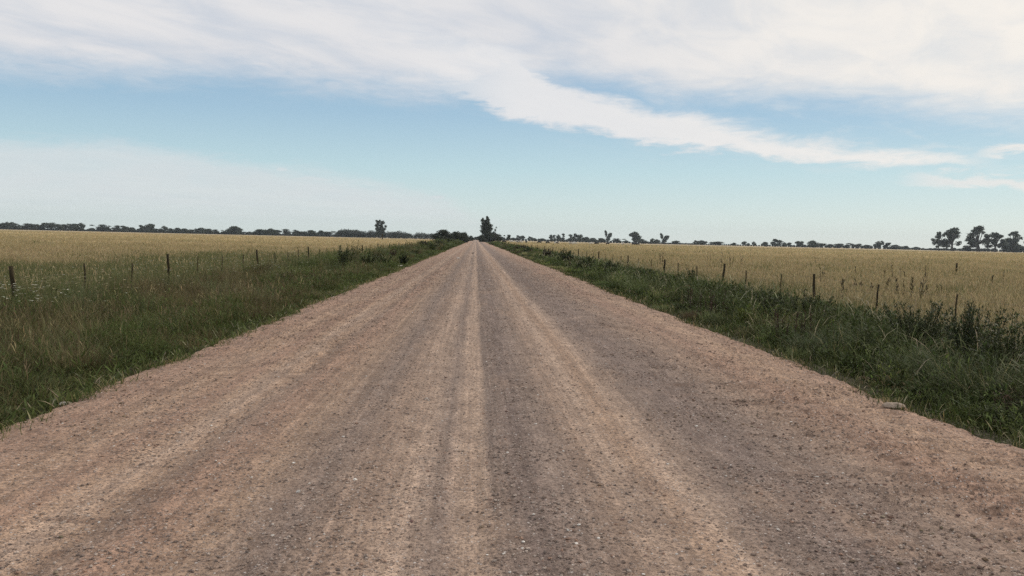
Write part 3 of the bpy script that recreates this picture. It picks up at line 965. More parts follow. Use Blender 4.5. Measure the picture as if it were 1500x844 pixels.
def crown_leaves(mb, lobes, n, size, col, hollow=0.35):
    """n leaf sprays spread through the lobes (x,y,z,rx,ry,rz)"""
    vol = np.array([l[3] * l[4] * l[5] for l in lobes]) ** 0.75
    cnt = np.maximum(6, (n * vol / vol.sum()).astype(int))
    for (cx_, cy_, cz_, rx, ry, rz), k in zip(lobes, cnt):
        u = rng.normal(0, 1, (k, 3)); u /= np.linalg.norm(u, axis=1)[:, None]
        rr = (hollow + (1 - hollow) * rng.uniform(0, 1, k) ** .6) * rng.uniform(.75, 1.18, k)
        p = np.array((cx_, cy_, cz_)) + u * rr[:, None] * np.array((rx, ry, rz))
        s = size * rng.uniform(.5, 1.3, k)
        a = rng.normal(0, 1, (k, 3)); a /= np.linalg.norm(a, axis=1)[:, None]
        b_ = np.cross(a, rng.normal(0, 1, (k, 3))); b_ /= np.linalg.norm(b_, axis=1)[:, None]
        V = np.stack([p - a * s[:, None], p + b_ * (s * .45)[:, None], p + a * s[:, None], p - b_ * (s * .45)[:, None]], 1)
        c = jit(col, k, .35)
        mb.add(V.reshape(-1, 3), np.arange(k * 4).reshape(k, 4), None, np.repeat(c, 4, 0))


def wiggle(a, b_, n, amt, rn):
    a, b_ = np.array(a, float), np.array(b_, float)
    P = [a + (b_ - a) * i / (n - 1) for i in range(n)]
    for i in range(1, n - 1):
        P[i] = P[i] + np.array([rn.uniform(-amt, amt) for _ in range(3)])
    return P


def make_tree(name, label, cat, trunk_r, trunk_top, lobes, n, size, col=TREE_DK, stems=((0, 0),), limb=True, seed=1, hollow=.35):
    """thing with trunk and crown; each lobe is carried by a limb"""
    rn = random.Random(seed)
    root = empty(name, (0, 0, 0), label, cat)
    mt = MB()
    for sx_, sy_ in stems:
        top = (sx_ * .3 + rn.uniform(-.2, .2), sy_, trunk_top)
        tube(mt, wiggle((sx_, sy_, -.15), top, 5, trunk_r * .5, rn), [trunk_r * f for f in (1.25, 1, .9, .8, .7)], (.06, .05, .04), 7)
        if limb:
            for l in lobes:
                if rn.random() < 1.4 / len(stems) or l[2] > trunk_top:
                    tube(mt, wiggle(top if l[2] > trunk_top else (sx_ * .5, sy_, l[2] * .6), (l[0], l[1], l[2]), 4, .2, rn), [trunk_r * .55, trunk_r * .4, trunk_r * .28, trunk_r * .12], (.06, .05, .04), 5)
    mt.build('trunk', M_BARK, root, smooth=True)
    mc = MB()
    crown_leaves(mc, lobes, n, size, col, hollow)
    mc.build('crown', M_CROWN, root)
    return root


def rand_lobes(k, w_, z0, z1, r, seed, flat=.7, shape='round'):
    rn = random.Random(seed)
    L = []
    for i in range(k):
        f_ = rn.random()
        zz_ = z0 + (z1 - z0) * f_
        if shape == 'round': ww = math.sqrt(max(0.05, 1 - (2 * f_ - .9) ** 2))
        elif shape == 'fan': ww = .35 + .65 * f_
        elif shape == 'cone': ww = 1 - .75 * f_
        else: ww = 1
        a = rn.random() * 6.283
        q = math.sqrt(rn.random()) * ww
        rr = r * rn.uniform(.65, 1.25)
        L.append((w_ * q * math.cos(a), w_ * q * math.sin(a), zz_, rr, rr, rr * flat * rn.uniform(.8, 1.15)))
    return L


# prototypes are made about 10 m wide x 10 m high (nominal), then scaled
PROT = {}


def prototype(kind):
    """list of builders, one per kind of tree; returns (root, width, height)"""
    if kind == 'round':
        return lambda n, l, s: (make_tree(n, l, 'tree', .28, 2.6, rand_lobes(14, 3.6, 2.0, 7.4, 1.9, s), 1700, .6, seed=s), 10.0, 9.0)
    if kind == 'umbrella':
        return lambda n, l, s: (make_tree(n, l, 'tree', .22, 4.6, rand_lobes(15, 4.0, 2.6, 7.6, 1.6, s, .75, 'fan'), 1300, .55, stems=((-.9, 0), (.9, .2)), seed=s, hollow=.2), 10.0, 9.0)
    if kind == 'low':
        return lambda n, l, s: (make_tree(n, l, 'tree', .25, 1.4, rand_lobes(16, 4.2, 1.6, 6.2, 2.0, s, .75), 1900, .6, seed=s), 11.5, 8.5)
    if kind == 'open':
        return lambda n, l, s: (make_tree(n, l, 'tree', .34, 4.0, rand_lobes(24, 4.4, 2.6, 12.8, 1.3, s, 1.0, 'round'), 2500, .5, stems=((0, 0), (.5, .3)), seed=s, hollow=.15), 9.5, 14.0)
    if kind == 'column':
        return lambda n, l, s: (make_tree(n, l, 'tree', .3, 3.0, rand_lobes(11, 1.6, 2.0, 11.0, 1.4, s, .95), 1500, .5, seed=s), 5.6, 12.6)
    if kind == 'vee':
        return lambda n, l, s: (make_tree(n, l, 'tree', .32, 3.2, [(-2.0, 0, 8.2, 1.0, 1.2, 2.8), (-2.6, .2, 10.6, .7, .9, 1.3), (1.5, .2, 7.0, 1.8, 1.4, 2.3), (2.5, -.2, 8.4, 1.1, 1, 1.0), (0, 0, 3.6, 1.9, 1.6, 1.6), (.2, 0, 5.2, 1.5, 1.3, 1.3)], 1700, .5, seed=s), 7.4, 11.9)
    if kind == 'bush':
        return lambda n, l, s: (make_tree(n, l, 'bush', .14, .8, rand_lobes(18, 3.9, .7, 4.4, 1.8, s, .8), 4200, .36, (.045, .055, .032), stems=((-.4, 0), (.5, .2), (0, .5)), seed=s, hollow=.3), 11.0, 6.4)


def tree_at(kind, name, label, px, depth, wpx, hpx, group=None, seed=1, fresh=False, cat=None, basez=None):
    """a tree seen in photo column px at that distance, wpx wide and hpx high in photo pixels"""
    X = x_at(px, depth)
    z = float(ground_z(X, depth)) if basez is None else basez
    W, Hh = wpx * depth / FPX, hpx * depth / FPX
    key = (kind, seed)
    if key not in PROT:
        PROT[key] = prototype(kind)(name, label, seed)
        root = PROT[key][0]
        cr = [c for c in root.children if c.name.startswith('crown')][0].data
        co = np.zeros(len(cr.vertices) * 3); cr.vertices.foreach_get('co', co); co = co.reshape(-1, 3)
        PROT[key] = (root, float(np.percentile(co[:, 0], 97) - np.percentile(co[:, 0], 3)), float(np.percentile(co[:, 2], 98.5)))
        root.location = (X, depth, z)
        if group: root['group'] = group
    else:
        root = dup(PROT[key][0], (X, depth, z), 0, (1, 1, 1), label, group)
        root.name = name
    _, pw, ph = PROT[key]
    root.scale = (W / pw, W / pw, Hh / ph)
    root.rotation_euler = (0, 0, rng.uniform(-.4, .4) + (math.pi if rng.random() < .5 and kind not in ('vee', 'open') else 0))
    if cat: root['category'] = cat
    return root


ORD = ['first', 'second', 'third', 'fourth', 'fifth', 'sixth', 'seventh', 'eighth', 'ninth', 'tenth', 'eleventh', 'twelfth']


def shape_word(kind, wpx, hpx):
    if kind == 'umbrella': return 'flat-topped' if hpx < 7.5 else 'tall flat-topped'
    if kind == 'column': return 'narrow upright'
    if kind == 'low': return 'wide low' if wpx > 10 else 'small low'
    if kind == 'bush': return 'bushy low'
    if kind == 'open': return 'tall open'
    return ('wide rounded' if wpx > 11 else 'rounded') if hpx > 6.5 else 'small rounded'


LEFT_TREES = [(3, 8, 8, 'umbrella'), (10, 8, 8, 'round'), (17, 11, 9, 'low'), (26, 6, 6, 'umbrella'), (36, 14, 8, 'umbrella'), (50, 9, 7, 'umbrella'), (60, 9, 6, 'low'), (72, 14, 9, 'umbrella'), (84, 10, 7, 'round'), (95, 12, 8, 'umbrella'), (108, 10, 8, 'low'), (118, 11, 9, 'round'), (134, 6, 4, 'low'), (146, 14, 8, 'umbrella'), (157, 8, 6, 'low'), (169, 11, 7, 'umbrella'), (181, 11, 7, 'round'), (193, 11, 6, 'low'), (207, 9, 8, 'round'), (220, 12, 10, 'low'), (229, 6, 5, 'round'), (240, 9, 8, 'round'), (250, 8, 6, 'low'), (260, 10, 6, 'low'), (270, 10, 6, 'low'), (280, 7, 5, 'umbrella'), (294, 13, 7, 'low'), (306, 10, 6, 'low'), (318, 10, 5, 'umbrella'), (329, 8, 4, 'low'), (343, 17, 9, 'low'), (355, 8, 4, 'umbrella'), (366, 8, 4, 'low'), (381, 17, 7, 'low'), (396, 12, 8, 'low'), (407, 10, 7, 'round'), (422, 13, 8, 'umbrella'), (435, 11, 6, 'low'), (445, 9, 6, 'umbrella'), (456, 11, 7, 'low'), (470, 9, 7, 'low'), (481, 12, 7, 'umbrella')]
L_MARK = [(-20, 'from the left end of the left skyline'), (44, 'right of above the first leaning fence post'), (123, 'right of above the half-hidden first batten'), (193, 'right of above the second batten'), (256, 'right of above the upright thick post'), (294, 'right of above the batten beside the upright post'), (328, 'right of above the white flower drift'), (386, 'right of above the second leaning post'), (457, 'left of the long dense tree belt')]
cnt = {}
for px, wp, hp, kind in LEFT_TREES:
    mk = [m_ for m_ in L_MARK if m_[0] <= px][-1]
    cnt[mk] = cnt.get(mk, 0) + 1
    nm = ORD[cnt[mk] - 1]
    lab = f'{shape_word(kind, wp, hp)} skyline tree, {nm} {mk[1]}'
    tree_at(kind, 'skyline_tree', lab, px, 1080 + 60 * random.random(), wp * 1.1, hp * random.uniform(1.1, 1.3), 'trees along the left skyline', seed=random.choice((1, 2, 3)) + {'round': 0, 'umbrella': 10, 'low': 20}.get(kind, 0))

lt = make_tree('tall_tree', 'tall lone ragged tree towering over the dense belt on the left skyline', 'tree', .5, 6.0,
               [(-1, 0, 5, 4, 4, 3), (2, 0, 6.5, 3.5, 3, 2.5), (-2.5, 0, 9.5, 3, 3, 2.6), (1.5, 0, 10, 3, 3, 2.4), (-3.4, 0, 13.5, 2.4, 2.4, 2.2), (.6, 0, 13.5, 2.6, 2.4, 1.8), (-2.2, 0, 16.8, 2.6, 2.4, 1.7), (2.2, 0, 16.6, 2.3, 2.2, 2.0), (-4.2, 0, 18.2, 1.2, 1.2, 1.1), (5.4, 0, 12.6, 1.5, 1.4, 1.6), (4.6, 0, 9.6, 1.6, 1.4, .9), (-.6, 0, 18.6, 1.3, 1.3, .9)], 3600, .75, seed=12, hollow=.2)
X = x_at(557, 950)
lt.location = (X, 950, float(ground_z(X, 950)))
lt.scale = (1.05, 1.05, 1.05)

RIGHT_TREES = [(735, 7, 5, 'low'), (743.5, 7, 9, 'umbrella'), (752, 7, 4, 'low'), (759, 7, 7, 'round'), (766, 5, 7, 'column'), (776, 6, 6, 'round'), (783, 6, 4, 'low'), (794, 9, 4, 'low'), (807.5, 4.5, 9, 'column'), (812, 4, 9, 'column'), (818, 6, 9, 'round'), (824.5, 4, 11, 'column'), (835, 5.5, 10, 'column'), (843, 8.5, 11, 'round'), (851, 6, 10, 'round'), (859, 9, 7, 'low'), (868, 10, 6, 'low'), (881, 9, 6, 'low'), (890.5, 9, 16, 'vee'), (906, 14, 6, 'umbrella'), (917, 6, 4, 'low'), (928, 12, 15, 'round'), (940, 10, 6, 'low'), (956, 7, 7, 'round'), (962, 7, 6, 'low'), (973, 11, 14, 'vee'), (990, 9, 5, 'umbrella'), (1019, 6, 6, 'round'), (1028, 11, 6, 'low'), (1050, 17, 5, 'umbrella'), (1075, 6, 4, 'low'), (1090, 6, 6, 'umbrella'), (1096, 4, 4, 'low'), (1104, 5, 6, 'round'), (1121, 8, 6, 'low'), (1136, 12, 10, 'round'), (1149, 6, 6, 'round'), (1156, 5, 6, 'umbrella'), (1168, 7, 8, 'round'), (1174, 5, 8, 'umbrella'), (1190, 12, 9, 'low'), (1203, 11, 6, 'umbrella'), (1216, 10, 5, 'low'), (1228, 12, 6, 'low'), (1241, 8, 5, 'low'), (1252, 12, 7, 'umbrella'), (1270, 13, 5, 'low'), (1286, 9, 10, 'round'), (1297, 11, 11, 'vee'), (1311, 13, 6, 'low'), (1327, 9, 5, 'low'), (1342, 9, 4, 'low')]
R_NAMED = {743.5: 'small flat-topped tree standing clear just right of the roadside tree', 824.5: 'slim upright tree standing apart among the right skyline clumps', 890.5: 'dark forked V-shaped tree on the right skyline', 928: 'big round-crowned lone tree on the right skyline between two forked trees', 973: 'forked tree with two crowns on the right skyline, right of the round-crowned tree', 1050: 'very wide flat-topped tree on the right skyline', 1136: 'tallest rounded tree in the middle of the right skyline', 1190: 'wide dome-shaped tree midway along the right skyline', 1252: 'flat-topped tree with bare trunks rising over the right hedge line', 1286: 'rounded tree touching the spiky fan-shaped tree on the right skyline', 1297: 'spiky fan-shaped tree on the right skyline'}
R_MARK = [(700, 'right of the roadside tree'), (744, 'right of the small clear flat-topped tree'), (790, 'in the clump before the slim upright tree'), (825, 'right of the slim upright skyline tree'), (891, 'right of the V-shaped skyline tree'), (929, 'right of the round-crowned lone tree'), (974, 'right of the two-crowned tree'), (1051, 'right of the very wide flat-topped tree'), (1137, 'right of the tallest mid-skyline tree'), (1191, 'right of the dome-shaped tree'), (1253, 'right of the bare-trunked flat-topped tree'), (1298, 'right of the spiky fan-shaped tree')]
cnt = {}
for px, wp, hp, kind in RIGHT_TREES:
    if px in R_NAMED:
        lab = R_NAMED[px]
    else:
        mk = [m_ for m_ in R_MARK if m_[0] <= px][-1]
        cnt[mk] = cnt.get(mk, 0) + 1
        lab = f'{shape_word(kind, wp, hp)} far tree, {ORD[cnt[mk] - 1]} {mk[1]}'
    D = 1180 + 80 * random.random() if px != 743.5 else 700
    tree_at(kind, 'skyline_tree', lab, px, D, wp * 1.1, hp * 1.1, 'trees along the right skyline', seed=random.choice((1, 2, 3)) + {'round': 0, 'umbrella': 10, 'low': 20, 'column': 30, 'vee': 50}[kind])

for px, wp, hp, kind, sd, lab in [(1375, 16, 26, 'open', 61, 'leftmost of the tall open trees at the right edge'), (1394, 23, 32, 'open', 62, 'broad tall open tree, right one of the leaning pair'), (1418, 12, 8, 'low', 21, 'low flat bush between the two groups of tall trees'), (1432, 27, 35, 'open', 63, 'tallest twin-stemmed open tree in the right edge group'), (1457, 21, 27, 'open', 64, 'leafy rounded tree right of the tallest twin-stemmed tree'), (1469, 9, 15, 'round', 2, 'small leaning tree tucked beside the leafy rounded tree'), (1484, 17, 29, 'open', 65, 'round-headed tree on a bare trunk above a dense thicket'), (1485, 24, 12, 'low', 22, 'dense dark thicket under the round-headed tree'), (1518, 24, 26, 'open', 61, 'tall open tree just beyond the right edge group')]:
    tree_at(kind, 'tall_tree' if hp > 20 else 'tree', lab, px, 1000 + (20 if kind == 'low' else 0), wp * 1.05, hp * 1.05, 'tall trees at the right edge', seed=sd)


# dense belts that read as one dark mass
def belt(name, label, pts, n, size):
    """pts: photo column, distance, height in photo pixels"""
    mb = MB()
    lob = []
    for i in range(n):
        f_ = i / (n - 1) * (len(pts) - 1)
        k = min(int(f_), len(pts) - 2); f_ -= k
        px, D, hp = [pts[k][j] * (1 - f_) + pts[k + 1][j] * f_ for j in range(3)]
        D += random.uniform(-14, 14)
        X = x_at(px, D)
        h = hp * D / FPX * random.uniform(.72, 1.12)
        rx = h * random.uniform(.45, .8)
        lob.append((X, D, FIELD_Z + h * .48, max(rx, 1.5), max(rx, 1.5), h * .52))
    crown_leaves(mb, lob, n * 380, size, (.050, .060, .046), .3)
    tag(mb.build(name, M_CROWN), label, kind='stuff')


belt('far_woods', 'long dense dark wood on the left skyline behind the tall tree', [(494, 1060, 9), (503, 1060, 12), (515, 1060, 11.5), (532, 1060, 10.5), (550, 1060, 10), (570, 1060, 9), (583, 1050, 11), (600, 1030, 8.5), (622, 1010, 9), (645, 980, 8)], 64, .75)
belt('far_hedge', 'low dark hedge line along the whole right skyline', [(728, 1250, 4), (800, 1260, 4), (870, 1270, 4), (940, 1270, 3.5), (985, 1280, 3), (1030, 1290, 2.2), (1080, 1300, 2.2), (1140, 1300, 3.4), (1200, 1300, 4), (1300, 1280, 4), (1350, 1240, 3), (1380, 1180, 4), (1440, 1120, 5), (1530, 1080, 5)], 200, .6)
belt('far_undergrowth', 'thin dark undergrowth below the left skyline trees', [(-40, 1120, 4), (120, 1120, 3.4), (250, 1120, 3.4), (370, 1120, 3.2), (494, 1090, 3.6)], 170, .6)

# roadside trees and bushes near the end of the road
RB = [(649, 300, 25, 19, 'bush', 71, 'dark bush with spiky top, leftmost of the three left roadside bushes'), (667, 335, 23, 16.5, 'bush', 72, 'middle rounded bush of the three left roadside bushes'), (679, 365, 14, 14.5, 'bush', 73, 'rightmost bush beside the far end of the road on the left'), (690, 640, 6, 8, 'bush', 71, 'tiny far bush at the end of the road'), (706, 475, 10, 11, 'bush', 72, 'dense bush at the left foot of the tall roadside tree'), (722, 485, 20, 13.5, 'bush', 73, 'dense wide bush at the right foot of the tall roadside tree'), (698, 1100, 10, 5, 'bush', 71, 'faint bush closing the far end of the road')]
for px, D, wp, hp, kind, sd, lab in RB:
    tree_at(kind, 'roadside_bush', lab, px, D, wp, hp, 'roadside bushes at the end of the road', seed=sd)
S_ = 480 / FPX
rt = make_tree('roadside_tree', 'tall slender dark tree on the right verge at the end of the road', 'tree', .35, 6.0,
               [(0, 0, 3.4, 1.6, 1.6, 1.6), (.2, .2, 5.4, 2.1, 2, 1.6), (-.7, 0, 6.4, 1.8, 1.6, 1.5), (.9, 0, 7.6, 2.0, 1.8, 1.8), (-.5, .2, 8.6, 1.9, 1.7, 1.6), (1.3, .1, 9.4, 1.5, 1.5, 1.2), (-.9, 0, 10.6, 1.2, 1.2, 1.0), (.5, 0, 10.9, 1.3, 1.2, 1.2), (-1.5, 0, 12.2, .9, .9, .9), (.7, 0, 12.6, 1.0, 1, 1.1), (-.3, .1, 12.0, .8, .8, .7), (.4, 0, 14.0, .6, .6, .9), (-1.3, 0, 13.2, .5, .5, .5)], 6000, .32, seed=8, hollow=.25)
X = x_at(711.5, 480)
rt.location = (X, 480, float(ground_z(X, 480)))
rt.scale = (1.35, 1.35, 1.0)
ct = make_tree('crooked_tree', 'thin crooked tree beside the tall roadside tree', 'tree', .16, 3.0, [(-1.2, 0, 5.4, .9, .9, 1.1), (-.4, 0, 7.0, .7, .7, .9), (.2, 0, 8.4, .5, .5, .6), (-1.5, 0, 3.6, 1.3, 1.2, 1.2), (2.4, 0, 4.0, .8, .7, .5), (.8, 0, 3.4, .9, .8, .7), (1.7, 0, 3.0, .7, .7, .5)], 700, .28, seed=9, hollow=.2)
X = x_at(726, 470)
ct.location = (X, 470, float(ground_z(X, 470)))


# ------------------------------------------------------------------ shrubs and weeds that stand out
def leafy(name, label, cat, X, Y, wdt, h, leafcol, nst, nleaf, ll=.12, lw=.035, tilt=.25, stemcol=(.07, .065, .035), lean=(0, 0), group=None, leaf_from=.15):
    """shrubby weed: parts stem and foliage"""
    root = empty(name, (X, Y, float(ground_z(X, Y)) - .03), label, cat, group)
    ms, mf = MB(), MB()
    a = rng.uniform(0, 6.28, nst)
    r0 = rng.uniform(0, .12, nst) * wdt
    base = np.stack([r0 * np.cos(a), r0 * np.sin(a), np.zeros(nst)], 1)
    hh = h * rng.uniform(.65, 1.0, nst)
    th = np.arctan2(wdt * .5, h) * rng.uniform(.1, 1.0, nst)
    hs = [base]
    n = 5
    hv = np.stack([np.cos(a) + lean[0], np.sin(a) + lean[1], a * 0], 1)
    tip = base + hv * (hh * np.sin(th))[:, None] + np.array([0, 0, 1.]) * (hh * np.cos(th))[:, None]
    for i in range(nst):
        mid = (base[i] + tip[i]) / 2 + np.array([0, 0, .06 * h])
        tube(ms, [base[i], mid, tip[i]], [.012, .008, .004], stemcol, 4)
    k = nst * nleaf
    si = np.repeat(np.arange(nst), nleaf)
    f_ = rng.uniform(leaf_from, 1.02, k)
    p = base[si] + (tip - base)[si] * f_[:, None] + np.array([0, 0, .06 * h]) * (1 - (2 * f_ - 1) ** 2)[:, None]
    p = p + rng.normal(0, .02 * max(wdt, h), (k, 3)) * np.array((1, 1, .6))
    c = jit(leafcol, k, .35)
    blades(mf, p, ll * rng.uniform(.5, 1.2, k), lw * rng.uniform(.6, 1.2, k), rng.uniform(0, 6.28, k), rng.uniform(tilt, 1.3, k), rng.uniform(0, .9, k), c * .85, c * 1.1, 'leaf')
    ms.build('stem', M_LEAF, root)
    mf.build('foliage', M_LEAF, root)
    return root


def vpos(px, off, side):
    """point off metres outside the edge of the road seen in photo column px"""
    y = 30.0
    for _ in range(40):
        X = (edge_r(y) + off) if side > 0 else (edge_l(y) - off)
        a = abs(float(X)) * FPX / abs(px - VPX)
        y = .5 * y + .5 * float(a)
    return x_at(px, y), y


LG = (.075, .090, .034); BG = (.130, .160, .038); DG = (.054, .068, .026)
SH = [
    (505, 3.0, -1, 'shrub', 'shrub', 'tall leafy green shrub rising above the left fence line', 1.35, 1.85, LG, 22, 80, .12, .045),
    (519, 3.7, -1, 'sapling', 'sapling', 'spindly dark sapling leaning right beside the tall left shrub', .5, 1.9, DG, 3, 60, .12, .05),
    (578, 2.2, -1, 'dead_weed', 'weed', 'reddish brown withered weed clump on the left verge', .9, 1.25, (.075, .048, .034), 14, 50, .12, .05),
    (590, .7, -1, 'weed_clump', 'weed', 'dark green weed clump hugging the left edge of the road', 1.2, .85, DG, 14, 60, .13, .06),
    (606, 1.6, -1, 'weed_clump', 'weed', 'grey green weed clump left of the road behind the dark one', 1.6, 1.1, LG, 14, 60, .16, .07),
    (540, 2.2, -1, 'shrub', 'shrub', 'grey green spreading shrub just right of the leaning sapling', 1.5, 1.25, LG, 20, 70, .13, .05),
    (561, 1.6, -1, 'shrub', 'shrub', 'low green shrub between the spreading shrub and the withered clump', 1.4, 1.1, (.085, .105, .04), 18, 70, .14, .055),
    (632, 1.5, -1, 'shrub', 'shrub', 'green roadside shrub just right of the dark rounded one', 2.2, 1.6, LG, 20, 60, .24, .11),
    (643, 2.2, -1, 'shrub', 'shrub', 'bushy olive shrub leading up to the left roadside bushes', 2.6, 2.0, (.09, .10, .045), 20, 60, .28, .13),
    (621, 3.8, -1, 'shrub', 'shrub', 'dark rounded shrub against the straw field on the left', 2.1, 1.75, (.036, .034, .022), 24, 70, .2, .1),
    (658, 3.0, -1, 'shrub', 'shrub', 'small pale green shrub in front of the left roadside bushes', 2.6, 2.2, (.075, .085, .04), 20, 50, .3, .16),
    (455, 2.2, -1, 'dead_weed', 'weed', 'low brown withered weed left of the tall leafy shrub', .9, .85, (.085, .062, .04), 12, 45, .1, .035),
    (421, 2.8, -1, 'dead_weed', 'weed', 'brown withered weed standing before the left fence battens', 1.0, .95, (.09, .068, .042), 12, 45, .1, .035),
    (765, 1.9, 1, 'weed_clump', 'weed', 'dark brownish weed clump nearest the roadside tree on the right', 2.2, 1.3, (.06, .05, .032), 16, 50, .3, .14),
    (778, 2.4, 1, 'shrub', 'shrub', 'low spreading green shrub far along the right verge', 3.0, 1.35, (.062, .085, .036), 22, 60, .25, .12),
    (800, 1.8, 1, 'weed_clump', 'weed', 'brownish tall weed clump right of the low spreading shrub', 1.3, 1.4, (.075, .062, .038), 16, 50, .2, .08),
    (828, 2.0, 1, 'shrub', 'shrub', 'dark green shrub on the right verge before the far cattle', 1.9, 1.5, DG, 22, 60, .18, .08),
    (860, 1.6, 1, 'weed_clump', 'weed', 'leaning dark green weed clump midway along the right verge', 1.5, 1.25, LG, 18, 60, .16, .06),
    (893, 2.2, 1, 'weed_clump', 'weed', 'broad dark weed clump below the fence on the right', 1.5, 1.25, DG, 20, 70, .14, .055),
    (940, 2.6, 1, 'weed_clump', 'weed', 'bushy dark weed just in front of the right fence battens', 1.4, 1.15, LG, 18, 70, .13, .05),
    (1011, 4.2, 1, 'weed_clump', 'weed', 'narrow upright dark weed beside the thick right fence post', .5, 1.25, DG, 8, 60, .1, .04),
    (1092, 1.0, 1, 'weed_clump', 'weed', 'bright yellow green weed at the right road edge', .7, .75, BG, 14, 60, .09, .03),
    (1130, 2.0, 1, 'shrub', 'shrub', 'dense dark shrub behind the bright weed on the right', 1.2, 1.25, DG, 26, 170, .07, .022),
    (1190, 3.0, 1, 'shrub', 'shrub', 'broad leafy dark green weed bush left of the tall thin post', 1.2, 1.25, LG, 22, 170, .07, .022),
    (1285, 1.3, 1, 'weed_clump', 'weed', 'light green feathery weed mound among grey tussocks', .8, .65, (.12, .15, .045), 18, 70, .07, .022),
    (1345, 2.8, 1, 'shrub', 'shrub', 'tall dark leafy bush below the right fence', 1.5, 1.35, DG, 28, 190, .065, .020),
    (1420, 2.6, 1, 'shrub', 'shrub', 'tallest dark bush near the lower right, shading a hollow', 1.4, 1.45, (.048, .062, .026), 28, 200, .065, .020),
    (1480, 2.4, 1, 'shrub', 'shrub', 'leafy green bush cut by the right edge of the view', 1.2, 1.4, LG, 26, 190, .065, .020),
    (1490, 1.0, 1, 'dead_weed', 'weed', 'reddish brown dead weed with pale twigs at the right edge', .7, .6, (.085, .052, .036), 26, 22, .06, .014),
]
for px, off, side, nm, cat, lab, wd_, h_, lc, ns, nl, ll_, lw_ in SH:
    X, Y = vpos(px, off, side)
    leafy(nm, lab, cat, X, Y, wd_, h_, lc, ns, nl, ll_, lw_, lean=(.5, 0) if nm == 'sapling' else (0, 0))


def tussock(label, px, off, wdt, h, col, n=420):
    X, Y = vpos(px, off, 1)
    mb = MB()
    a = rng.uniform(0, 6.28, n)
    r0 = .1 * wdt * np.sqrt(rng.uniform(0, 1, n))
    p = np.stack([r0 * np.cos(a), r0 * np.sin(a), np.full(n, -.03)], 1)
    L = h * rng.uniform(.7, 1.25, n)
    c = jit(col, n, .3)
    c = np.where((rng.uniform(0, 1, n) < .12)[:, None], jit((.30, .26, .16), n, .3), c)
    blades(mb, p, L, rng.uniform(.004, .009, n), a + rng.normal(0, .3, n), rng.uniform(.05, .6, n), rng.uniform(.4, 1.5, n), c * .8, c * 1.15)
    o = mb.build('grass_tussock', M_PLANT)
    o.location = (X, Y, float(ground_z(X, Y)))
    tag(o, label, 'grass tussock', 'grey green grass tussocks on the right verge')


tussock('grey green fountain tussock at the road edge left of the bright mound', 1222, 1.0, .9, .85, (.11, .135, .075))
tussock('arching grass tussock right of the feathery weed mound', 1338, 1.1, .9, .8, (.095, .115, .06))
tussock('large drooping tussock below the tallest dark bush', 1395, 1.3, 1.1, .95, (.10, .12, .065), 520)
tussock('wide sprawling tussock near the lower right corner', 1450, 1.2, 1.2, .9, (.11, .125, .07), 560)
tussock('small pale tussock at the road edge below the dark stalks', 1178, .7, .6, .6, (.12, .14, .08), 300)


def dock(label, px, off, n, h, side=1, wdt=.5):
    """stand of dark brown upright seed stalks"""
    X, Y = vpos(px, off, side)
    mb = MB()
    a = rng.uniform(0, 6.28, n)
    p = np.stack([rng.normal(0, wdt * .4, n), rng.normal(0, wdt * .4, n), np.full(n, -.05)], 1)
    L = h * rng.uniform(.65, 1.1, n)
    c = jit((.055, .038, .028), n, .3)
    tip = blades(mb, p, L, .010, a, rng.uniform(0, .1, n), rng.uniform(0, .2, n), c, c, 'stem')
    for q in range(26):
        f_ = rng.uniform(.35, 1, n)
        pp = p + (tip - p) * f_[:, None]
        cc = jit((.060, .040, .028), n, .35)
        blades(mb, pp, rng.uniform(.04, .09, n), rng.uniform(.014, .028, n), rng.uniform(0, 6.28, n), rng.uniform(.1, .7, n), rng.uniform(0, .5, n), cc, cc * 1.15, 'leaf')
    o = mb.build('dock_weed', M_LEAF)
    o.location = (X, Y, float(ground_z(X, Y)))
    tag(o, label, 'weed', 'dark brown dock stalks on the right verge')


dock('dark brown dock stalks left of the bright yellow green weed', 1045, .9, 14, .85)
dock('dark brown dock stalks farther back along the right road edge', 1010, .8, 9, .8)
dock('blackish dock stalks below the dense shrub on the right', 1150, .9, 9, .8, wdt=.4)
dock('small brown dock stand on the right verge before the leaning weeds', 842, .9, 10, 1.0, wdt=.8)


def stalk(label, px, Y, h, n, wdt, col=(.105, .086, .048), cat='weed'):
    """dry thistle-like weed in the pasture"""
    X = x_at(px, Y)
    mb = MB()
    for i in range(n):
        ox, oy = random.gauss(0, wdt * .4), random.gauss(0, wdt * .4)
        L = .88 * h * random.uniform(.7, 1.05)
        lx = random.gauss(0, .08)
        tube(mb, [(0, 0, -.05), (ox * .7 + lx * .4 * L, oy * .7, L * .4), (ox + lx * L, oy, L)], [.012, .010, .006], col, 4)
        k = 11
        f_ = rng.uniform(.3, 1, k)
        p = np.stack([ox + lx * L * f_, np.full(k, oy), L * f_], 1)
        c = jit(col, k, .3)
        blades(mb, p, rng.uniform(.08, .2, k), rng.uniform(.03, .05, k), rng.uniform(0, 6.28, k), rng.uniform(.15, .8, k), .3, c, c, 'leaf')
    o = mb.build('weed_stalk', M_LEAF)
    o.location = (X, Y, float(ground_z(X, Y)))
    tag(o, label, cat, 'dry weed stalks in the right pasture')


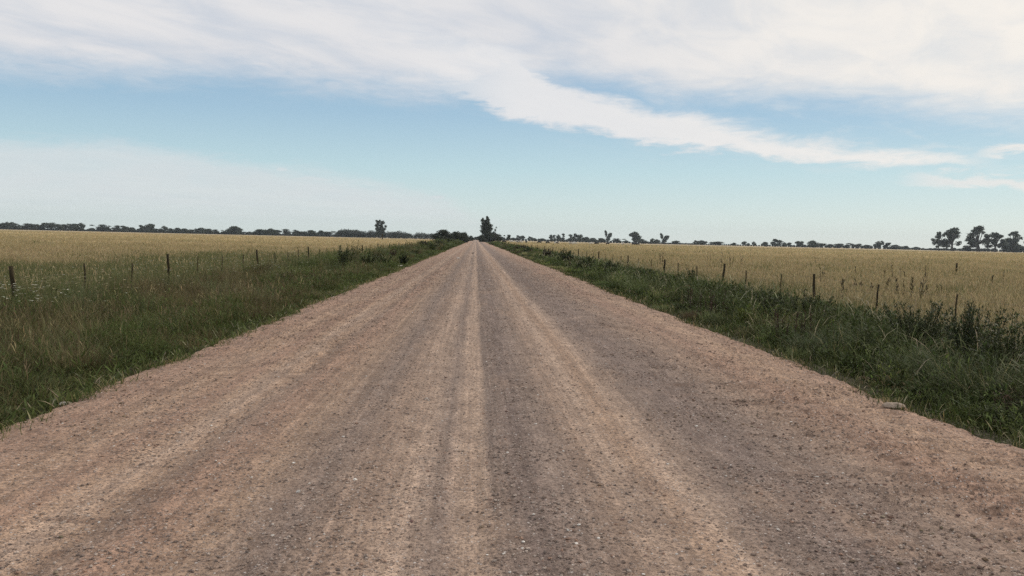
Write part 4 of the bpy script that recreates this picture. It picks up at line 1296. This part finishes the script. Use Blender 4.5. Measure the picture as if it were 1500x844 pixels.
for a in [('tall brown weed stalk behind the pair of battens right of the pale post', 966, 62, 1.6, 5, .5), ('dark weed stalk left of the fence batten beyond the thick post', 1037, 66, 1.7, 2, .25), ('thin dark stalk, leftmost of three behind the thick right post', 1055, 60, 1.55, 2, .2), ('middle short stalks of the three behind the thick right post', 1068, 62, 1.5, 3, .5), ('rightmost twin stalks of the three behind the thick right post', 1086, 60, 1.6, 2, .35), ('single short stalk far out in the middle of the right field', 1195, 72, 1.3, 1, .2), ('bushy dark stalk directly above the leaning post with weeds', 1205, 38, 1.35, 3, .2), ('isolated tiny dark stalk right of the leaning post', 1253, 50, 1.2, 1, .1), ('tall thin stalk left in the row of four right field stalks', 1298, 46, 1.5, 1, .15), ('dark stalk second in the row of four right field stalks', 1309, 46, 1.45, 2, .15), ('thin stalk third in the row of four right field stalks', 1319, 47, 1.35, 1, .1), ('short leafy stalk last in the row of four right field stalks', 1326, 45, 1.15, 2, .1), ('pair of dark stalks below the leftmost tall edge tree', 1354, 42, 1.4, 2, .25), ('spreading dry weed with many stems beside the tall thin post', 1336, 28, 1.15, 9, .7), ('leaning dark stalk right of the spreading dry weed', 1375, 30, 1.15, 2, .1), ('low cluster of brown stalks left of the tall thin post', 1272, 30, 1.05, 9, .9), ('dark short stalk right of the leaning post', 1234, 27, 1.15, 3, .15), ('forked dry stalk in the field below the twin-stemmed tree', 1448, 38, 1.35, 2, .3), ('slender dark stalk above the white tipped weeds near the right edge', 1470, 46, 1.3, 1, .1)]:
    stalk(*a)

# ------------------------------------------------------------------ cattle far out in the right field
def cow_mesh(name, body, patch, grazing):
    """one continuous body grown over a skeleton"""
    hz_ = (.35, 1.15) if grazing else (1.45, 1.42)
    P = {'rump': (-.85, 0, 1.12), 'loin': (-.35, 0, 1.12), 'mid': (.1, 0, 1.05), 'chest': (.6, 0, 1.08), 'neck': (.95, 0, 1.2 if not grazing else .98), 'poll': (1.2, 0, 1.42 if not grazing else .62), 'muzzle': (1.58, 0, 1.26 if not grazing else .22), 'tail': (-1.0, 0, 1.05), 'tail2': (-1.06, 0, .5)}
    rad = {'rump': .33, 'loin': .38, 'mid': .43, 'chest': .40, 'neck': .24, 'poll': .16, 'muzzle': .10, 'tail': .05, 'tail2': .035}
    E = [('mid', 'loin'), ('loin', 'rump'), ('mid', 'chest'), ('chest', 'neck'), ('neck', 'poll'), ('poll', 'muzzle'), ('rump', 'tail'), ('tail', 'tail2')]
    for s, sy_ in (('l', .2), ('r', -.2)):
        P['fk' + s] = (.58 + .03 * sy_, sy_, .72); P['fm' + s] = (.60, sy_, .42); P['ff' + s] = (.58, sy_, .03)
        P['hk' + s] = (-.72, sy_, .78); P['hh' + s] = (-.93, sy_, .46); P['hf' + s] = (-.85, sy_, .03)
        P['ear' + s] = (P['poll'][0] - .03, sy_ * 1.3, P['poll'][2] + .06)
        rad.update({'fk' + s: .14, 'fm' + s: .085, 'ff' + s: .07, 'hk' + s: .19, 'hh' + s: .085, 'hf' + s: .07, 'ear' + s: .04})
        E += [('chest', 'fk' + s), ('fk' + s, 'fm' + s), ('fm' + s, 'ff' + s), ('rump', 'hk' + s), ('hk' + s, 'hh' + s), ('hh' + s, 'hf' + s), ('poll', 'ear' + s)]
    keys = list(P)
    me = bpy.data.meshes.new(name)
    me.from_pydata([P[k] for k in keys], [(keys.index(a), keys.index(b_)) for a, b_ in E], [])
    o = bpy.data.objects.new(name, me)
    COL.objects.link(o)
    md = o.modifiers.new('skin', 'SKIN')
    for i, k in enumerate(keys):
        sv = me.skin_vertices[0].data[i]
        sv.radius = (rad[k], rad[k]); sv.use_root = k == 'mid'
    sd = o.modifiers.new('sub', 'SUBSURF'); sd.levels = 1; sd.render_levels = 1
    dg = bpy.context.evaluated_depsgraph_get()
    nm = bpy.data.meshes.new_from_object(o.evaluated_get(dg))
    bpy.data.objects.remove(o)
    a = nm.color_attributes.new('tint', 'FLOAT_COLOR', 'POINT')
    co = np.zeros(len(nm.vertices) * 3); nm.vertices.foreach_get('co', co); co = co.reshape(-1, 3)
    f_ = sstep(vnoise(co[:, 0] * 1.8 + 4, co[:, 2] * 1.8 + co[:, 1], 5), .55, .6) if patch is not None else np.zeros(len(co))
    face = (co[:, 0] > 1.2) if patch is not None else np.zeros(len(co), bool)
    f_ = np.where(face, 1.0, f_)
    c = np.array(body)[None] * (1 - f_[:, None]) + np.array(patch if patch is not None else body)[None] * f_[:, None]
    a.data.foreach_set('color', np.concatenate([c, np.ones((len(c), 1))], 1).astype(np.float32).ravel())
    nm.materials.clear(); nm.materials.append(M_HIDE)
    nm.polygons.foreach_set('use_smooth', np.ones(len(nm.polygons), bool))
    nm.name = name
    return nm


BLK = (.018, .016, .015); BRN = (.075, .034, .022); WHT = (.62, .58, .50)
COWM = {}
for nm, bd, pt in (('black', BLK, None), ('brown', BRN, WHT), ('pied', BLK, WHT), ('white', WHT, None)):
    for g in (0, 1):
        COWM[nm, g] = cow_mesh('cow', bd, pt, g)
COWS = [(738, 'black', 1, 420, 0.3, 'black cow grazing farthest left, beside the roadside tree'), (749.5, 'white', 0, 430, 2.9, 'white cow below the small clear flat-topped tree'), (757, 'pied', 1, 440, .2, 'black and white cow left of the big dark roadside cow'), (762, 'brown', 1, 400, 3.0, 'dark brown cow standing closest behind the right roadside weeds'), (771, 'black', 0, 420, 1.3, 'black cow turned end on, right of the dark brown cow'), (790, 'black', 1, 440, 2.8, 'black cow grazing below the low bare stretch of hedge'), (802, 'black', 1, 430, .4, 'black cow grazing below the left end of the tall tree clump'), (815, 'brown', 1, 410, .1, 'brown cow grazing below the slim upright tree'), (836.5, 'brown', 0, 395, 3.1, 'reddish brown cow standing broadside, largest in the herd'), (841, 'white', 1, 405, .2, 'white cow close against the largest reddish brown cow'), (866, 'white', 1, 470, .3, 'white cow alone right of the tall tree clump'), (874, 'black', 1, 440, 3.0, 'black cow just right of the lone white cow'), (890, 'black', 0, 470, .2, 'black cow under the V-shaped tree'), (912, 'brown', 0, 500, .9, 'brown cow midway between the V-shaped and round-crowned trees'), (928, 'black', 0, 480, .1, 'black cow standing directly under the round-crowned tree'), (934, 'black', 1, 480, 2.9, 'black cow grazing just right of the round-crowned tree')]
for px, kc, g, D, rz, lab in COWS:
    X = x_at(px, D)
    o = bpy.data.objects.new('cow', COWM[kc, g])
    COL.objects.link(o)
    o.location = (X, D, float(ground_z(X, D)))
    o.rotation_euler = (0, 0, rz)
    o.scale = (1.05, 1.05, 1.1)
    tag(o, lab, 'cow', 'cattle grazing in the right pasture')

# ------------------------------------------------------------------ single stones
for px, py, r_, fl, colr, lab in [(1308, 592, .10, .42, (.33, .26, .20), 'flat grey stone on the right edge of the road'), (671, 379, .12, .55, (.55, .50, .44), 'pale stone lying on the road far ahead, left of centre'), (587, 389, .20, .5, (.50, .45, .38), 'pale stone on the left road edge before the dark weeds'), (692.5, 372, .10, .7, (.06, .05, .045), 'dark clod in the middle of the road far ahead'), (96, 583, .05, .5, (.45, .40, .34), 'small pale stone at the left road edge near the foreground')]:
    v = ray(px, py)
    tt = (H_CAM + .05) / -v.z
    X, Y = v.x * tt, v.y * tt
    mb = MB()
    import mathutils
    n_ = 10
    V = []; Q = []; T = []
    for i in range(1, 6):
        for k in range(n_):
            ph = math.pi * i / 6; th = 2 * math.pi * k / n_
            rr = r_ * (1 + .22 * (float(vnoise(np.array(3 * math.cos(th) + px), np.array(3 * math.sin(th) + 2 * i), 3)) - .5) * 2)
            V.append((1.35 * rr * math.sin(ph) * math.cos(th), rr * math.sin(ph) * math.sin(th), fl * rr * math.cos(ph)))
    for i in range(4):
        for k in range(n_):
            Q.append((i * n_ + k, (i + 1) * n_ + k, (i + 1) * n_ + (k + 1) % n_, i * n_ + (k + 1) % n_))
    V += [(0, 0, fl * r_), (0, 0, -fl * r_)]
    for k in range(n_):
        T.append((50, k, (k + 1) % n_)); T.append((51, 40 + (k + 1) % n_, 40 + k))
    mb.add(V, Q, T, colr)
    o = mb.build('stone', M_STONE, smooth=False)
    zz_ = float(np.maximum(road_z(np.array(X), np.array(Y)), ground_z(X, Y)))
    o.location = (X, Y, zz_ + fl * r_ * .4)
    tag(o, lab, 'stone', 'stones lying on the road')


# ------------------------------------------------------------------ air
HAZE_DENSITY = 9e-5
m, t = material('air')
pv = t.n('ShaderNodeVolumePrincipled', {'Color': (0.80, 0.88, 0.95, 1), 'Density': HAZE_DENSITY})
t.n('ShaderNodeOutputMaterial', {'Volume': pv.outputs[0]})
mb = MB()
x0, x1, y0, y1, z0, z1 = -2750, 2750, -2750, 2800, -3.0, 45.0
mb.add([(x0, y0, z0), (x1, y0, z0), (x1, y1, z0), (x0, y1, z0), (x0, y0, z1), (x1, y0, z1), (x1, y1, z1), (x0, y1, z1)], [(0, 3, 2, 1), (4, 5, 6, 7), (0, 1, 5, 4), (1, 2, 6, 5), (2, 3, 7, 6), (3, 0, 4, 7)])
tag(mb.build('haze', m), 'thin pale haze in the air over the plain', kind='stuff')
